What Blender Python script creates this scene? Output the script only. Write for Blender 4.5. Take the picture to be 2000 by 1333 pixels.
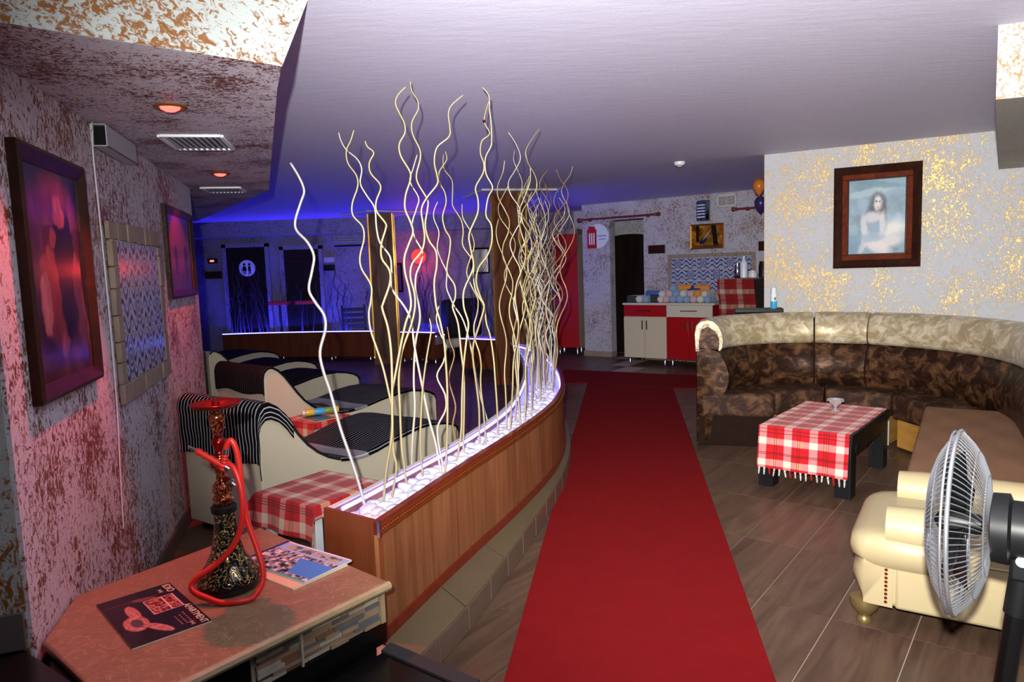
import bpy, math, random
import numpy as np
from mathutils import Vector, Matrix
sc = bpy.context.scene
COL = sc.collection
for o in list(bpy.data.objects): bpy.data.objects.remove(o)
PI = math.pi
# ------------------------------------------------------------------ camera
PITCH, ROLL, HEAD = math.radians(5.99), 0.035, 1.5
_R = Vector((1, 0, 0)); _D = Vector((0, -math.sin(PITCH), -math.cos(PITCH))); _F = Vector((0, math.cos(PITCH), -math.sin(PITCH)))
_cx = math.cos(ROLL)*_R + math.sin(ROLL)*_D
_cy = math.sin(ROLL)*_R - math.cos(ROLL)*_D
cam = bpy.data.cameras.new('camera'); cam.sensor_width = 36; cam.lens = 1400/2000*36
camo = bpy.data.objects.new('camera', cam); COL.objects.link(camo)
camo.matrix_world = Matrix(((_cx.x, _cy.x, -_F.x, 0), (_cx.y, _cy.y, -_F.y, 0), (_cx.z, _cy.z, -_F.z, HEAD), (0, 0, 0, 1)))
cam.clip_start = 0.05
sc.camera = camo
# ------------------------------------------------------------------ view and world
sc.view_settings.view_transform = 'Standard'; sc.view_settings.look = 'None'
sc.view_settings.gamma = 1; sc.view_settings.use_curve_mapping = False
sc.view_settings.exposure = 0.0
wd = bpy.data.worlds.new('dim_room_air'); sc.world = wd; wd.use_nodes = True
wd.node_tree.nodes['Background'].inputs[0].default_value = (0.30, 0.27, 0.30, 1)
wd.node_tree.nodes['Background'].inputs[1].default_value = 0.10

def lamp(name, kind, loc, energy, color, aim=None, **kw):
    l = bpy.data.lights.new(name, kind); l.energy = energy; l.color = color
    for k, v in kw.items(): setattr(l, k, v)
    o = bpy.data.objects.new(name, l); COL.objects.link(o); o.location = loc
    if aim is not None:
        o.rotation_euler = (Vector(aim)-Vector(loc)).to_track_quat('-Z', 'Y').to_euler()
    return o
# the photographer's flash, on top of the camera, feathered towards the ceiling and the painting wall
lamp('camera_flash', 'SPOT', (-0.06, -0.10, 1.66), 1800, (1.0, 0.97, 0.93), aim=(2.15, 7.0, 2.6),
     spot_size=math.radians(101), spot_blend=1.0, shadow_soft_size=0.018)

# ------------------------------------------------------------------ materials
def s2l(c):
    return tuple((x/12.92 if x <= 0.04045 else ((x+0.055)/1.055)**2.4) for x in c[:3])
def hexc(h): return s2l(tuple(int(h[i:i+2], 16)/255 for i in (0, 2, 4)))
class NT:
    def __init__(s, name):
        s.m = bpy.data.materials.new(name); s.m.use_nodes = True
        s.t = s.m.node_tree; s.b = s.t.nodes['Principled BSDF']
    def n(s, typ, **kw):
        nd = s.t.nodes.new(typ)
        for k, v in kw.items(): setattr(nd, k, v)
        return nd
    def l(s, a, b): s.t.links.new(a, b)
    def val(s, sock, v):
        if isinstance(v, bpy.types.NodeSocket): s.l(v, sock)
        else: sock.default_value = v
    def math(s, op, a, b=0.0, c=None, clamp=False):
        nd = s.n('ShaderNodeMath', operation=op, use_clamp=clamp)
        s.val(nd.inputs[0], a); s.val(nd.inputs[1], b)
        if c is not None: s.val(nd.inputs[2], c)
        return nd.outputs[0]
    def mix(s, f, a, b):
        nd = s.n('ShaderNodeMix', data_type='RGBA')
        s.val(nd.inputs['Factor'], f)
        for k, v in ((6, a), (7, b)):
            s.val(nd.inputs[k], v if isinstance(v, bpy.types.NodeSocket) else (*v[:3], 1))
        return nd.outputs[2]
    def ramp(s, f, lo, hi):
        nd = s.n('ShaderNodeMapRange', interpolation_type='SMOOTHSTEP')
        s.val(nd.inputs[0], f); nd.inputs[1].default_value = lo; nd.inputs[2].default_value = hi
        return nd.outputs[0]
    def noise(s, vec, scale, detail=3, rough=.55, dist=0.0):
        nd = s.n('ShaderNodeTexNoise'); s.l(vec, nd.inputs['Vector'])
        nd.inputs['Scale'].default_value = scale; nd.inputs['Detail'].default_value = detail
        nd.inputs['Roughness'].default_value = rough; nd.inputs['Distortion'].default_value = dist
        return nd.outputs['Fac']
    def coord(s, kind='Object', scale=(1, 1, 1), rot=(0, 0, 0), shift=None):
        c = s.n('ShaderNodeTexCoord').outputs[kind]
        mp = s.n('ShaderNodeMapping'); s.l(c, mp.inputs[0])
        mp.inputs['Scale'].default_value = scale; mp.inputs['Rotation'].default_value = rot
        if shift is not None: s.l(shift, mp.inputs['Location'])
        return mp.outputs[0]
    def bump(s, h, strength=.3, dist=.01):
        nd = s.n('ShaderNodeBump'); nd.inputs['Strength'].default_value = strength; nd.inputs['Distance'].default_value = dist
        s.l(h, nd.inputs['Height']); s.l(nd.outputs[0], s.b.inputs['Normal'])
    def set(s, color=None, rough=.5, metal=0.0, spec=.5, emit=None, es=0.0, coat=0.0, sheen=0.0, trans=0.0, ior=1.45):
        b = s.b.inputs
        if color is not None: s.val(b['Base Color'], color if isinstance(color, bpy.types.NodeSocket) else (*color[:3], 1))
        s.val(b['Roughness'], rough); s.val(b['Metallic'], metal); b['Specular IOR Level'].default_value = spec
        if emit is not None:
            s.val(b['Emission Color'], (*emit[:3], 1)); b['Emission Strength'].default_value = es
        b['Coat Weight'].default_value = coat; b['Sheen Weight'].default_value = sheen
        b['Transmission Weight'].default_value = trans; b['IOR'].default_value = ior
        return s.m
M = {}
def plain(name, h, rough=.5, metal=0.0, var=.06, scale=14, **kw):
    """plain coat with a little uneven tone, procedural"""
    t = NT(name); c = hexc(h) if isinstance(h, str) else h
    f = t.noise(t.coord(), scale, 2)
    a = tuple(x*(1-var) for x in c); b = tuple(min(1, x*(1+var)) for x in c)
    M[name] = t.set(t.mix(f, a, b), rough, metal, **kw); return M[name]

def flake_wall(name, base, flake, dense=.5, metal=.75, scale=1.0, shine=.42):
    t = NT(name); co = t.coord('Object')
    cl = t.noise(co, 2.6*scale, 3, .6)
    warp = t.noise(co, 9*scale, 2)
    fine = t.noise(t.coord('Object', (1, 1, .7)), 44*scale, 4, .75, 1.1)
    thr = t.math('MULTIPLY_ADD', cl, -.40*dense*2, .60+.26*dense)
    msk = t.ramp(t.math('SUBTRACT', fine, thr), -.03, .06)
    sh = t.noise(co, 60, 2)
    fc = t.mix(sh, tuple(x*.55 for x in flake), flake)
    bc = t.mix(t.noise(co, 1.3, 2), tuple(x*.93 for x in base), base)
    t.bump(t.math('ADD', t.math('MULTIPLY', msk, .8), t.noise(co, 160, 2)), .35, .004)
    rg = t.math('MULTIPLY_ADD', msk, shine-.75, .75)
    M[name] = t.set(t.mix(msk, bc, fc), rg, t.math('MULTIPLY', msk, metal)); return M[name]
flake_wall('wall_left_paint', hexc('BDBBC4'), hexc('8C5A40'), .60, .3, 1.0)
flake_wall('wall_near_paint', hexc('969D99'), hexc('8E5E2C'), .48, .3, .85)
flake_wall('soffit_paint', hexc('B9B2BE'), hexc('7A4530'), .62, .3, 1.3)
flake_wall('wall_right_paint', hexc('BFC3CA'), hexc('DDBB78'), .50, .6, 1.25, .45)
flake_wall('beam_paint', hexc('9DA09F'), hexc('A88650'), .40, .35, 1.0)
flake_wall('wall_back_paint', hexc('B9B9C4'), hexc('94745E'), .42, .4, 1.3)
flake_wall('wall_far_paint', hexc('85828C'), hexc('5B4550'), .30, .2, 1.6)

t = NT('ceiling_paint'); co = t.coord('Object'); st = t.noise(t.coord('Object', (1, 5, 1), (0, 0, .65)), 5, 4, .6)
t.bump(t.math('ADD', t.noise(co, 220, 2), t.math('MULTIPLY', st, 1.2)), .35, .004)
M['ceiling_paint'] = t.set(t.mix(st, hexc('C2C1D8'), hexc('D2D1E4')), .6)

def wood(name, dark, light, gs=(1, 1, 1), scale=3, rough=.38, rnd=True, coat=0.0, bump=.1, spec=.25):
    t = NT(name)
    if rnd:
        oi = t.n('ShaderNodeObjectInfo'); cb = t.n('ShaderNodeCombineXYZ')
        r = t.math('MULTIPLY', oi.outputs['Random'], 37.0)
        t.l(r, cb.inputs[0]); t.l(r, cb.inputs[1]); t.l(r, cb.inputs[2])
        co = t.coord('Object', gs, shift=cb.outputs[0])
    else: co = t.coord('Object', gs)
    g = t.noise(co, scale, 6, .65, 1.2); g2 = t.noise(co, scale*6, 3, .6, .4)
    f = t.math('ADD', t.math('MULTIPLY', t.ramp(g, .3, .72), .7), t.math('MULTIPLY', g2, .3))
    if rnd: f = t.math('ADD', f, t.math('MULTIPLY_ADD', oi.outputs['Random'], .22, -.11), clamp=True)
    t.bump(g2, bump, .003)
    M[name] = t.set(t.mix(f, hexc(dark), hexc(light)), rough, coat=coat, spec=spec); return M[name]
wood('floor_tile', '47352B', '705846', (1.0, .12, 1), 9, .36)
wood('planter_wood', '6C3E25', '996643', (1, 1, .06), 13, .34, False)
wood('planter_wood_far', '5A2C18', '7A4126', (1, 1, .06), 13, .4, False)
wood('column_wood', '4A2613', '6E4122', (1, 1, .05), 10, .45, False)
wood('trim_wood', '62200F', '7E301C', (1, 1, .3), 12, .3, False)
wood('oak_panel', 'A9752F', 'CC9A4E', (.12, .12, 1), 22, .4, False)
wood('dark_door', '120C0A', '241713', (1, 1, .1), 8, .4, False)
wood('frame_wood', '1E0F0A', '3C1F14', (1, 1, 1), 8, .32, False, bump=.5)
wood('frame_red', '4A1D11', '6E301B', (1, 1, 1), 10, .65, False, spec=.08)
wood('black_wood', '0E0F10', '1E2022', (1, .2, .2), 18, .35, False, bump=.5)
plain('grout', 'B0A18C', .8); plain('plinth_cap', '655842', .5, var=.18, scale=5); plain('plinth_tile', '6A584A', .42, var=.2, scale=6)
plain('baseboard', '5A4A44', .5); plain('baseboard_grey', '4C4843', .5, var=.15)
plain('black_gloss', '0B0B0C', .22, var=.2); plain('black_matte', '0E0E10', .6, var=.2, spec=.15); plain('nosing', '2A2A2B', .75)
plain('white_plastic', 'D9DEE2', .4, var=.02); plain('grey_plastic', 'A9ABB0', .45); plain('black_plastic', '101112', .42, var=.1, spec=.25)
plain('cream_vinyl', 'CFC7AE', .42, var=.02); plain('cream_leather', 'B3A47E', .4, var=.04, scale=30)
plain('piping_dark', '15151A', .7); plain('chrome', 'C9CCD0', .16, 1.0); plain('steel_wire', 'B9BEC4', .3, .85)
plain('gold_trim', 'B98A3E', .3, .9); plain('brass_old', '8E7A4E', .4, .6); plain('white_coat', 'CFCBC6', .5, var=.03)
plain('cabinet_cream', 'C8BCA4', .4, var=.02); plain('cabinet_red', 'A0141A', .28, var=.03); plain('counter_white', 'C9C2B4', .35, var=.03)
plain('rod_wood', '6B2F20', .4, var=.2); plain('stone_border', '8E8170', .65, var=.3, scale=9); plain('red_sign', 'B01C1A', .5)
plain('white_stone', 'D2D0DA', .5, var=.02); plain('silver_bark', 'B0ADAA', .35, .35, var=.25); plain('gold_bark', 'AE9F70', .35, .3, var=.25, scale=6)
plain('pale_bark', 'BFB8A4', .4, .2, var=.25, scale=6); plain('brown_bark', '8A6A4A', .5, .1, var=.3, scale=6)
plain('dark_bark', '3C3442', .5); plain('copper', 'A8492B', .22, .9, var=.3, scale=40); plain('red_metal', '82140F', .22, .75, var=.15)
plain('red_hose', 'C5221B', .38, var=.06); plain('gold_paint', 'D2B052', .3, .6); plain('slate_grey', '5F5F60', .6, var=.3, scale=20)
plain('slate_tan', '8E7A62', .6, var=.3, scale=20); plain('slate_rust', '7A5440', .6, var=.3, scale=20); plain('slate_pale', 'A39C8B', .6, var=.25, scale=20)
plain('brown_throw', '8A6850', .95, var=.22, scale=60, spec=.1); plain('dark_velvet_base', '241712', .8, var=.2, spec=.08)
plain('mag_paper', 'D8CCB0', .6); plain('mag_teal', '4FA7A0', .45); plain('skin_balloon', 'D07A2C', .3); plain('balloon_violet', '35265E', .3)
plain('can_white', 'DCE6EE', .3, var=.02); plain('can_blue', '3FA7D6', .3); plain('can_yellow', 'D8B93C', .3); plain('can_green', '6F8F4A', .35)
plain('tw_white', 'C9C8C4', .9, sheen=.3); plain('tw_pink', 'C9A9A8', .9, sheen=.3); plain('tw_sky', '7FA3C4', .9, sheen=.3)
plain('tw_blue', '3D62A8', .9, sheen=.3); plain('tw_navy', '23306E', .9, sheen=.3); plain('tw_orange', 'D98C2E', .9, sheen=.3); plain('tw_dark', '262A30', .9, sheen=.3)
plain('lino_dark', '2A1E1C', .5); plain('mirror_edge', '7C7A80', .2, .9)

def emit(name, col, strength, base=(0.02, .02, .02)):
    t = NT(name); M[name] = t.set(base, .4, emit=col, es=strength); return M[name]
emit('led_near', (.17, .16, 1.0), 15); emit('led_far', (.03, .03, 1.0), 125); emit('led_line', (.10, .12, 1.0), 14); emit('red_bulb', (1, .04, .03), 9)
emit('red_dot', (1, .08, .05), 6); emit('red_shade', (1, .03, .02), 2.2)
t = NT('glass'); M['glass'] = t.set((.9, .93, .97), .05, .35, trans=.6, ior=1.5)

# marble counter
t = NT('marble'); co = t.coord(); v = t.noise(t.coord('Object', (1, 2.2, 1), (0, 0, .9)), 7, 8, .7, 1.5)
vein = t.ramp(t.math('ABSOLUTE', t.math('SUBTRACT', t.noise(co, 9, 6, .6, 2), .5)), .0, .02)
M['marble'] = t.set(t.mix(vein, hexc('9C8468'), t.mix(v, hexc('6E5842'), hexc('917658'))), .3)
t = NT('marble_edge'); v = t.noise(t.coord(), 25, 6, .7); M['marble_edge'] = t.set(t.mix(v, hexc('7E6C4C'), hexc('B3A37F')), .45)
# velvet
def velvet(name, a, b, rough, sheen, sc_=9, metal=0.0, lo=.40, hi=.66):
    t = NT(name); co = t.coord('Object', (1, 1, 1.3)); f = t.noise(co, sc_, 6, .68, .8)
    t.bump(t.noise(co, 70, 3), .25, .004)
    M[name] = t.set(t.mix(t.ramp(f, lo, hi), hexc(a), hexc(b)), rough, metal, sheen=sheen, spec=.2)
velvet('brown_velvet', '2A1810', '78553A', .40, .0, 9, .25, .42, .74); velvet('brown_seat', '2B1C17', '3C2A22', .6, .05)
velvet('beige_velvet', 'A3926F', 'D6CBB0', .36, .1, 10, .2)
t = NT('carpet_red'); co = t.coord(); t.bump(t.noise(co, 420, 2), .6, .004)
M['carpet_red'] = t.set(t.mix(t.noise(co, 7, 5, .7), hexc('761316'), hexc('8C181A')), .9, spec=.1)
# striped towel from the 'st' attribute (u across, v along)
def attr(t, name): nd = t.n('ShaderNodeAttribute', attribute_name=name); return nd
def stripes(name, n, lo, dark, light, band=None):
    t = NT(name); a = attr(t, 'st').outputs['Vector']; sp = t.n('ShaderNodeSeparateXYZ'); t.l(a, sp.inputs[0])
    wob = t.math('MULTIPLY', t.noise(a, 5, 2), .02)
    f = t.math('FRACT', t.math('MULTIPLY', t.math('ADD', sp.outputs[0], wob), float(n)))
    k = t.math('GREATER_THAN', f, lo)
    c = t.mix(k, hexc(dark), hexc(light))
    if band:
        inb = t.math('MULTIPLY', t.math('GREATER_THAN', sp.outputs[1], band[0]), t.math('LESS_THAN', sp.outputs[1], band[1]))
        c = t.mix(inb, c, t.mix(k, hexc('8C8A90'), hexc('C9C6CC')))
    t.bump(t.noise(t.coord(), 300, 2), .3, .003)
    M[name] = t.set(c, .95, spec=.05)
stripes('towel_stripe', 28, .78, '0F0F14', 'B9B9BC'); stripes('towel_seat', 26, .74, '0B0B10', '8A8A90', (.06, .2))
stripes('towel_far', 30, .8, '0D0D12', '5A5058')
t = NT('printed'); M['printed'] = t.set(attr(t, 'Col').outputs['Color'], .5)
t = NT('printed_gloss'); M['printed_gloss'] = t.set(attr(t, 'Col').outputs['Color'], .16, spec=.3)
t = NT('cloth_print'); t.bump(t.noise(t.coord(), 350, 2), .25, .003); M['cloth_print'] = t.set(attr(t, 'Col').outputs['Color'], .9, spec=.15, sheen=.15)
# hookah glass: black with gold scrolls
t = NT('scroll_glass'); co = t.coord('Object', (1, 1, .8)); w = t.n('ShaderNodeTexNoise'); t.l(co, w.inputs['Vector']); w.inputs['Scale'].default_value = 22; w.inputs['Detail'].default_value = 1.5; w.inputs['Distortion'].default_value = 3.2
ln = t.math('LESS_THAN', t.math('ABSOLUTE', t.math('SUBTRACT', w.outputs['Fac'], .5)), .018)
sz = t.n('ShaderNodeSeparateXYZ'); t.l(t.coord(), sz.inputs[0]); ln = t.math('MULTIPLY', ln, t.math('GREATER_THAN', sz.outputs[2], .035))
M['scroll_glass'] = t.set(t.mix(ln, (.006, .006, .008), hexc('D9BE6C')), .12, t.math('MULTIPLY', ln, .5))
t = NT('scroll_copper'); co = t.coord('Object'); w = t.noise(co, 55, 2, .5, 2.5); k = t.ramp(w, .47, .55)
t.bump(k, .8, .003); M['scroll_copper'] = t.set(t.mix(k, hexc('4A0C0A'), hexc('B0683E')), .22, .8)

# ------------------------------------------------------------------ mesh helpers
class MB:
    def __init__(s): s.v = []; s.f = []
    def add(s, v, f):
        n = len(s.v); s.v += [tuple(p) for p in v]; s.f += [tuple(i+n for i in q) for q in f]; return s
    def box(s, c, d, rz=0.0, taper=1.0):
        x, y, z = (k/2 for k in d); ca, sa = math.cos(rz), math.sin(rz); V_ = []
        for dz in (-1, 1):
            k = taper if dz > 0 else 1
            for dx, dy in ((-1, -1), (1, -1), (1, 1), (-1, 1)):
                a, b = dx*x*k, dy*y*k
                V_.append((c[0]+a*ca-b*sa, c[1]+a*sa+b*ca, c[2]+dz*z))
        return s.add(V_, [(3, 2, 1, 0), (4, 5, 6, 7), (0, 1, 5, 4), (1, 2, 6, 5), (2, 3, 7, 6), (3, 0, 4, 7)])
    def prism(s, poly, z0, z1):
        n = len(poly)
        a = sum(poly[i][0]*poly[(i+1) % n][1]-poly[(i+1) % n][0]*poly[i][1] for i in range(n))
        if a < 0: poly = poly[::-1]
        return s.add([(p[0], p[1], z0) for p in poly]+[(p[0], p[1], z1) for p in poly],
                     [tuple(range(n))[::-1], tuple(range(n, 2*n))]+[(i, (i+1) % n, n+(i+1) % n, n+i) for i in range(n)])
    def lathe(s, prof, n=24, c=(0, 0, 0), ax=None):
        """profile [(r, h)] about an axis (default z)"""
        q = Vector((0, 0, 1)).rotation_difference(Vector(ax)) if ax is not None else None
        V_ = []; F_ = []
        for r, h in prof:
            for i in range(n):
                p = Vector((r*math.cos(2*PI*i/n), r*math.sin(2*PI*i/n), h))
                if q: p = q @ p
                V_.append((p.x+c[0], p.y+c[1], p.z+c[2]))
        for j in range(len(prof)-1):
            for i in range(n):
                k = (i+1) % n; F_.append((j*n+i, j*n+k, (j+1)*n+k, (j+1)*n+i))
        F_.append(tuple(range(n))[::-1]); m = (len(prof)-1)*n; F_.append(tuple(range(m, m+n)))
        return s.add(V_, F_)
    def tube(s, pts, r, n=8, closed=False):
        pts = [Vector(p) for p in pts]; m = len(pts)
        rr = r if isinstance(r, (list, tuple)) else [r]*m
        V_ = []; F_ = []; up = None
        for i, p in enumerate(pts):
            if closed: d = pts[(i+1) % m]-pts[i-1]
            else: d = pts[min(i+1, m-1)]-pts[max(i-1, 0)]
            if d.length < 1e-9: d = Vector((0, 0, 1))
            d.normalize()
            if up is None: up = d.orthogonal().normalized()
            up = (up-d*up.dot(d))
            if up.length < 1e-6: up = d.orthogonal()
            up.normalize(); sd = d.cross(up)
            for k in range(n):
                a = 2*PI*k/n; V_.append(p+(up*math.cos(a)+sd*math.sin(a))*rr[i])
        for i in range(m if closed else m-1):
            for k in range(n):
                a, b = i*n+k, i*n+(k+1) % n; c, d = ((i+1) % m)*n+(k+1) % n, ((i+1) % m)*n+k
                F_.append((a, b, c, d))
        if not closed: F_.append(tuple(range(n))[::-1]); F_.append(tuple(range((m-1)*n, m*n)))
        return s.add(V_, F_)
    def loft(s, rings, closed_ring=True, caps=True):
        n = len(rings[0]); V_ = [p for r in rings for p in r]; F_ = []
        for j in range(len(rings)-1):
            for i in range(n if closed_ring else n-1):
                k = (i+1) % n; F_.append((j*n+i, j*n+k, (j+1)*n+k, (j+1)*n+i))
        if caps and closed_ring:
            F_.append(tuple(range(n))[::-1]); m = (len(rings)-1)*n; F_.append(tuple(range(m, m+n)))
        return s.add(V_, F_)
    def build(s, name, mat, parent=None, smooth=False, bevel=0.0, seg=2, angle=40):
        me = bpy.data.meshes.new(name); me.from_pydata(s.v, [], s.f); me.validate(); me.update()
        me.materials.append(M[mat] if isinstance(mat, str) else mat)
        o = bpy.data.objects.new(name, me); COL.objects.link(o)
        if parent is not None: o.parent = parent
        if smooth:
            for p in me.polygons: p.use_smooth = True
            try: me.set_sharp_from_angle(angle=math.radians(angle))
            except Exception: pass
        if bevel:
            b = o.modifiers.new('soft_edge', 'BEVEL'); b.width = bevel; b.segments = seg; b.limit_method = 'ANGLE'; b.angle_limit = math.radians(35)
            for p in me.polygons: p.use_smooth = True
            try: me.set_sharp_from_angle(angle=math.radians(50))
            except Exception: pass
        return o
def fix_normals(o):
    import bmesh
    bm = bmesh.new(); bm.from_mesh(o.data); bmesh.ops.recalc_face_normals(bm, faces=bm.faces); bm.to_mesh(o.data); bm.free(); return o
def grid(name, nu, nv, fn, mat, parent=None, colf=None, smooth=True, solid=0.0, keep=None):
    """surface fn(u,v)->xyz for u,v in 0..1 arrays; stores st and Col"""
    u, v = np.meshgrid(np.linspace(0, 1, nu), np.linspace(0, 1, nv))
    P = np.stack([np.asarray(a, float)*np.ones_like(u) for a in fn(u, v)], -1).reshape(-1, 3)
    i = np.arange(nu*nv).reshape(nv, nu)
    F_ = np.stack([i[:-1, :-1], i[:-1, 1:], i[1:, 1:], i[1:, :-1]], -1).reshape(-1, 4)
    me = bpy.data.meshes.new(name); me.from_pydata(P.tolist(), [], F_.tolist()); me.update()
    at = me.attributes.new('st', 'FLOAT_VECTOR', 'POINT')
    at.data.foreach_set('vector', np.stack([u, v, 0*u], -1).reshape(-1).astype('f'))
    if colf is not None:
        c = np.stack([np.asarray(a, float)*np.ones_like(u) for a in colf(u, v)], -1).clip(0, 1)
        c = np.where(c <= .04045, c/12.92, ((c+.055)/1.055)**2.4)
        c = np.concatenate([c, np.ones(u.shape+(1,))], -1)
        ca = me.attributes.new('Col', 'FLOAT_COLOR', 'POINT'); ca.data.foreach_set('color', c.reshape(-1).astype('f'))
    me.materials.append(M[mat])
    if smooth: me.polygons.foreach_set('use_smooth', [True]*len(me.polygons))
    o = bpy.data.objects.new(name, me); COL.objects.link(o)
    if parent is not None: o.parent = parent
    if solid:
        sm = o.modifiers.new('thickness', 'SOLIDIFY'); sm.thickness = solid; sm.offset = -1
    return o
def tag(o, label, cat=None, group=None, kind=None):
    o['label'] = label
    if cat: o['category'] = cat
    if group: o['group'] = group
    if kind: o['kind'] = kind
    return o
def struct(o, label=None):
    o['kind'] = 'structure'
    if label: o['label'] = label
    return o
def thing(name, label, cat, loc=(0, 0, 0), rz=0.0, group=None):
    o = bpy.data.objects.new(name, None); COL.objects.link(o); o.empty_display_size = .1
    o.location = loc; o.rotation_euler = (0, 0, rz)
    return tag(o, label, cat, group)
def dup(root, label=None, parent=None):
    r = root.copy(); COL.objects.link(r); r.parent = parent
    if label: r['label'] = label
    for ch in root.children: dup(ch, None, r)
    return r
def crom(pts, n=8):
    """Catmull-Rom through points"""
    P = [Vector(p) for p in pts]; out = []
    for i in range(len(P)-1):
        a = P[max(i-1, 0)]; b = P[i]; c = P[i+1]; d = P[min(i+2, len(P)-1)]
        for k in range(n):
            t_ = k/n
            out.append(.5*((2*b)+(c-a)*t_+(2*a-5*b+4*c-d)*t_*t_+(3*b-a-3*c+d)*t_**3))
    out.append(P[-1]); return out
def text(name, body, size, mat, parent, loc, rz=0.0, ex=.0006, sx=1.0):
    cu = bpy.data.curves.new(name, 'FONT'); cu.body = body; cu.size = size; cu.extrude = ex; cu.align_x = 'CENTER'; cu.align_y = 'CENTER'
    tmp = bpy.data.objects.new(name, cu); COL.objects.link(tmp)
    dg = bpy.context.evaluated_depsgraph_get(); me = bpy.data.meshes.new_from_object(tmp.evaluated_get(dg))
    bpy.data.objects.remove(tmp); me.materials.clear(); me.materials.append(M[mat])
    o = bpy.data.objects.new(name, me); COL.objects.link(o); o.parent = parent; o.location = loc; o.rotation_euler = (0, 0, rz); o.scale = (sx, 1, 1); return o
# ================================================================== setting
LW0, LWD = Vector((-1.414, 1.978)), Vector((-.2574, .9663))      # left wall: near corner, direction
BW0, BWD = Vector((1.187, 11.613)), Vector((.795, -.607))        # back wall
PW0, PWD = Vector((2.345, 6.629)), Vector((.860, -.510))         # wall with the big painting
CEIL, SOF = 2.42, 2.14
def on(p0, d, s): q = p0+d*s; return (q.x, q.y)
def inward(d): return Vector((-d.y, d.x))
def slab(p0, d, s0, s1, z0, z1, th=.16):
    n = inward(d); a = p0+d*s0; b = p0+d*s1
    return [(a.x, a.y), (b.x, b.y), (b.x+n.x*th, b.y+n.y*th), (a.x+n.x*th, a.y+n.y*th)], z0, z1
# floor: grout bed with plank tiles laid on it
TA, TB = Vector((.795, -.607)), Vector((.607, .795))
fl = struct(MB().prism([(-8, -1.2), (6, -1.2), (6, 14.5), (-8, 14.5)], -.12, -.004).build('floor', 'grout'), 'brown wood-look tiled floor')
tile_me = None; rest = MB(); cells = []
for i in range(-34, 24):
    for j in range(-4, 26):
        a, b = -1.0+.3*i+.15, 3.03+.677*j+.3385
        c = TA*a+TB*b
        if not (-7.4 < c.x < 5.2 and 1.3 < c.y < 13.6): continue
        if c.x < -.2574/.9663*(c.y-1.978)-1.414-.1 and c.y < 5.5: continue
        v = c.y; px = c.x/max(v, .1)
        if abs(px) > .98: continue
        # hidden under carpet or planter plinth
        cl, cr = -.30+.158*(c.y-1.0), .70+.17*(c.y-1.0)
        hid = (cl+.45 < c.x < cr-.45)
        cells.append((c.y+abs(c.x)*.2, a, b, hid))
cells.sort()
rz_t = math.atan2(TA.y, TA.x); n_t = 0
for d_, a, b, hid in cells:
    if hid: continue
    c = TA*a+TB*b
    if n_t < 290:
        if tile_me is None:
            o = MB().box((0, 0, -.006), (.2955, .6725, .012)).build('tile', 'floor_tile', fl); tile_me = o.data
        else:
            o = bpy.data.objects.new('tile', tile_me); COL.objects.link(o); o.parent = fl
        o.location = (c.x, c.y, 0); o.rotation_euler = (0, 0, rz_t); n_t += 1
    else: rest.box((c.x, c.y, -.006), (.2955, .6725, .012), rz_t)
ro = rest.build('far_tiles', 'floor_tile', fl); ro['kind'] = 'stuff'
# ceiling, soffits, beam
struct(MB().prism([(-8, -1.2), (6, -1.2), (6, 14.5), (-8, 14.5)], CEIL, CEIL+.12).build('ceiling', 'ceiling_paint'), 'lilac white plaster ceiling')
sf = MB()
lo = [(-2.9, .45), (-.685, 2.304), (-.788, 2.581), (-1.822, 5.589), (-3.58, 8.38), (-7.8, 8.6), (-7.8, .45)]
up = [(-2.87, .69), (-.655, 2.545), (-.788, 2.70), (-1.80, 5.62), (-3.55, 8.45), (-7.8, 8.7), (-7.8, .69)]
n = len(lo)
sf.add([(x, y, SOF) for x, y in lo]+[(x, y, CEIL) for x, y in up], [tuple(range(n))[::-1]]+[(i, (i+1) % n, n+(i+1) % n, n+i) for i in range(n)])
struct(fix_normals(sf.build('trim_1', 'soffit_paint')), 'lowered ceiling box along the left wall, rust flecked')
fa = MB(); e = .003
fa.add([(-2.9+e, .45-e, SOF), (-.685+e, 2.304-e, SOF), (-.655+e, 2.545-e, CEIL), (-2.87+e, .69-e, CEIL)], [(0, 1, 2, 3)])
struct(fa.build('trim_2', 'wall_near_paint'), 'sloping front face of the lowered ceiling box, gold flecked')
bm_ = MB().prism([(2.056, 3.078), (2.9, 2.75), (5.2, 5.2), (3.89, 5.76)], 2.12, CEIL)
struct(bm_.build('trim_3', 'beam_paint'), 'ceiling beam at the right, gold flecked')
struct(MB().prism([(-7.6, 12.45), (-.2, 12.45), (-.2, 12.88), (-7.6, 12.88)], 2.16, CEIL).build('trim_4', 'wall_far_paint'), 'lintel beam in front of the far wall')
# walls
wl = struct(MB().prism(*slab(LW0, LWD, 0, 3.44, 0, SOF+.05)).build('wall_left', 'wall_left_paint'), 'left wall with rust flecked wallpaper paint')
nd_ = Vector((.93, .36)); nd_.normalize()
struct(MB().prism(*slab(LW0-nd_*1.6+Vector((0.0, -.012)), nd_, 0, 1.595, 0, SOF+.05)).build('wall_near', 'wall_near_paint'), 'short wall piece at the left edge of the view')
b_ = MB(); b_.prism(*slab(LW0-inward(LWD)*.014, LWD, .02, 3.455, 0, .10, .014)); struct(b_.build('baseboard_left', 'baseboard'))
b_ = MB(); b_.prism(*slab(LW0-nd_*1.6+Vector((0.0, -.012))-inward(nd_)*.014, nd_, 0, 1.59, .46, .565, .014)); struct(b_.build('baseboard_near', 'baseboard_grey'))
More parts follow.
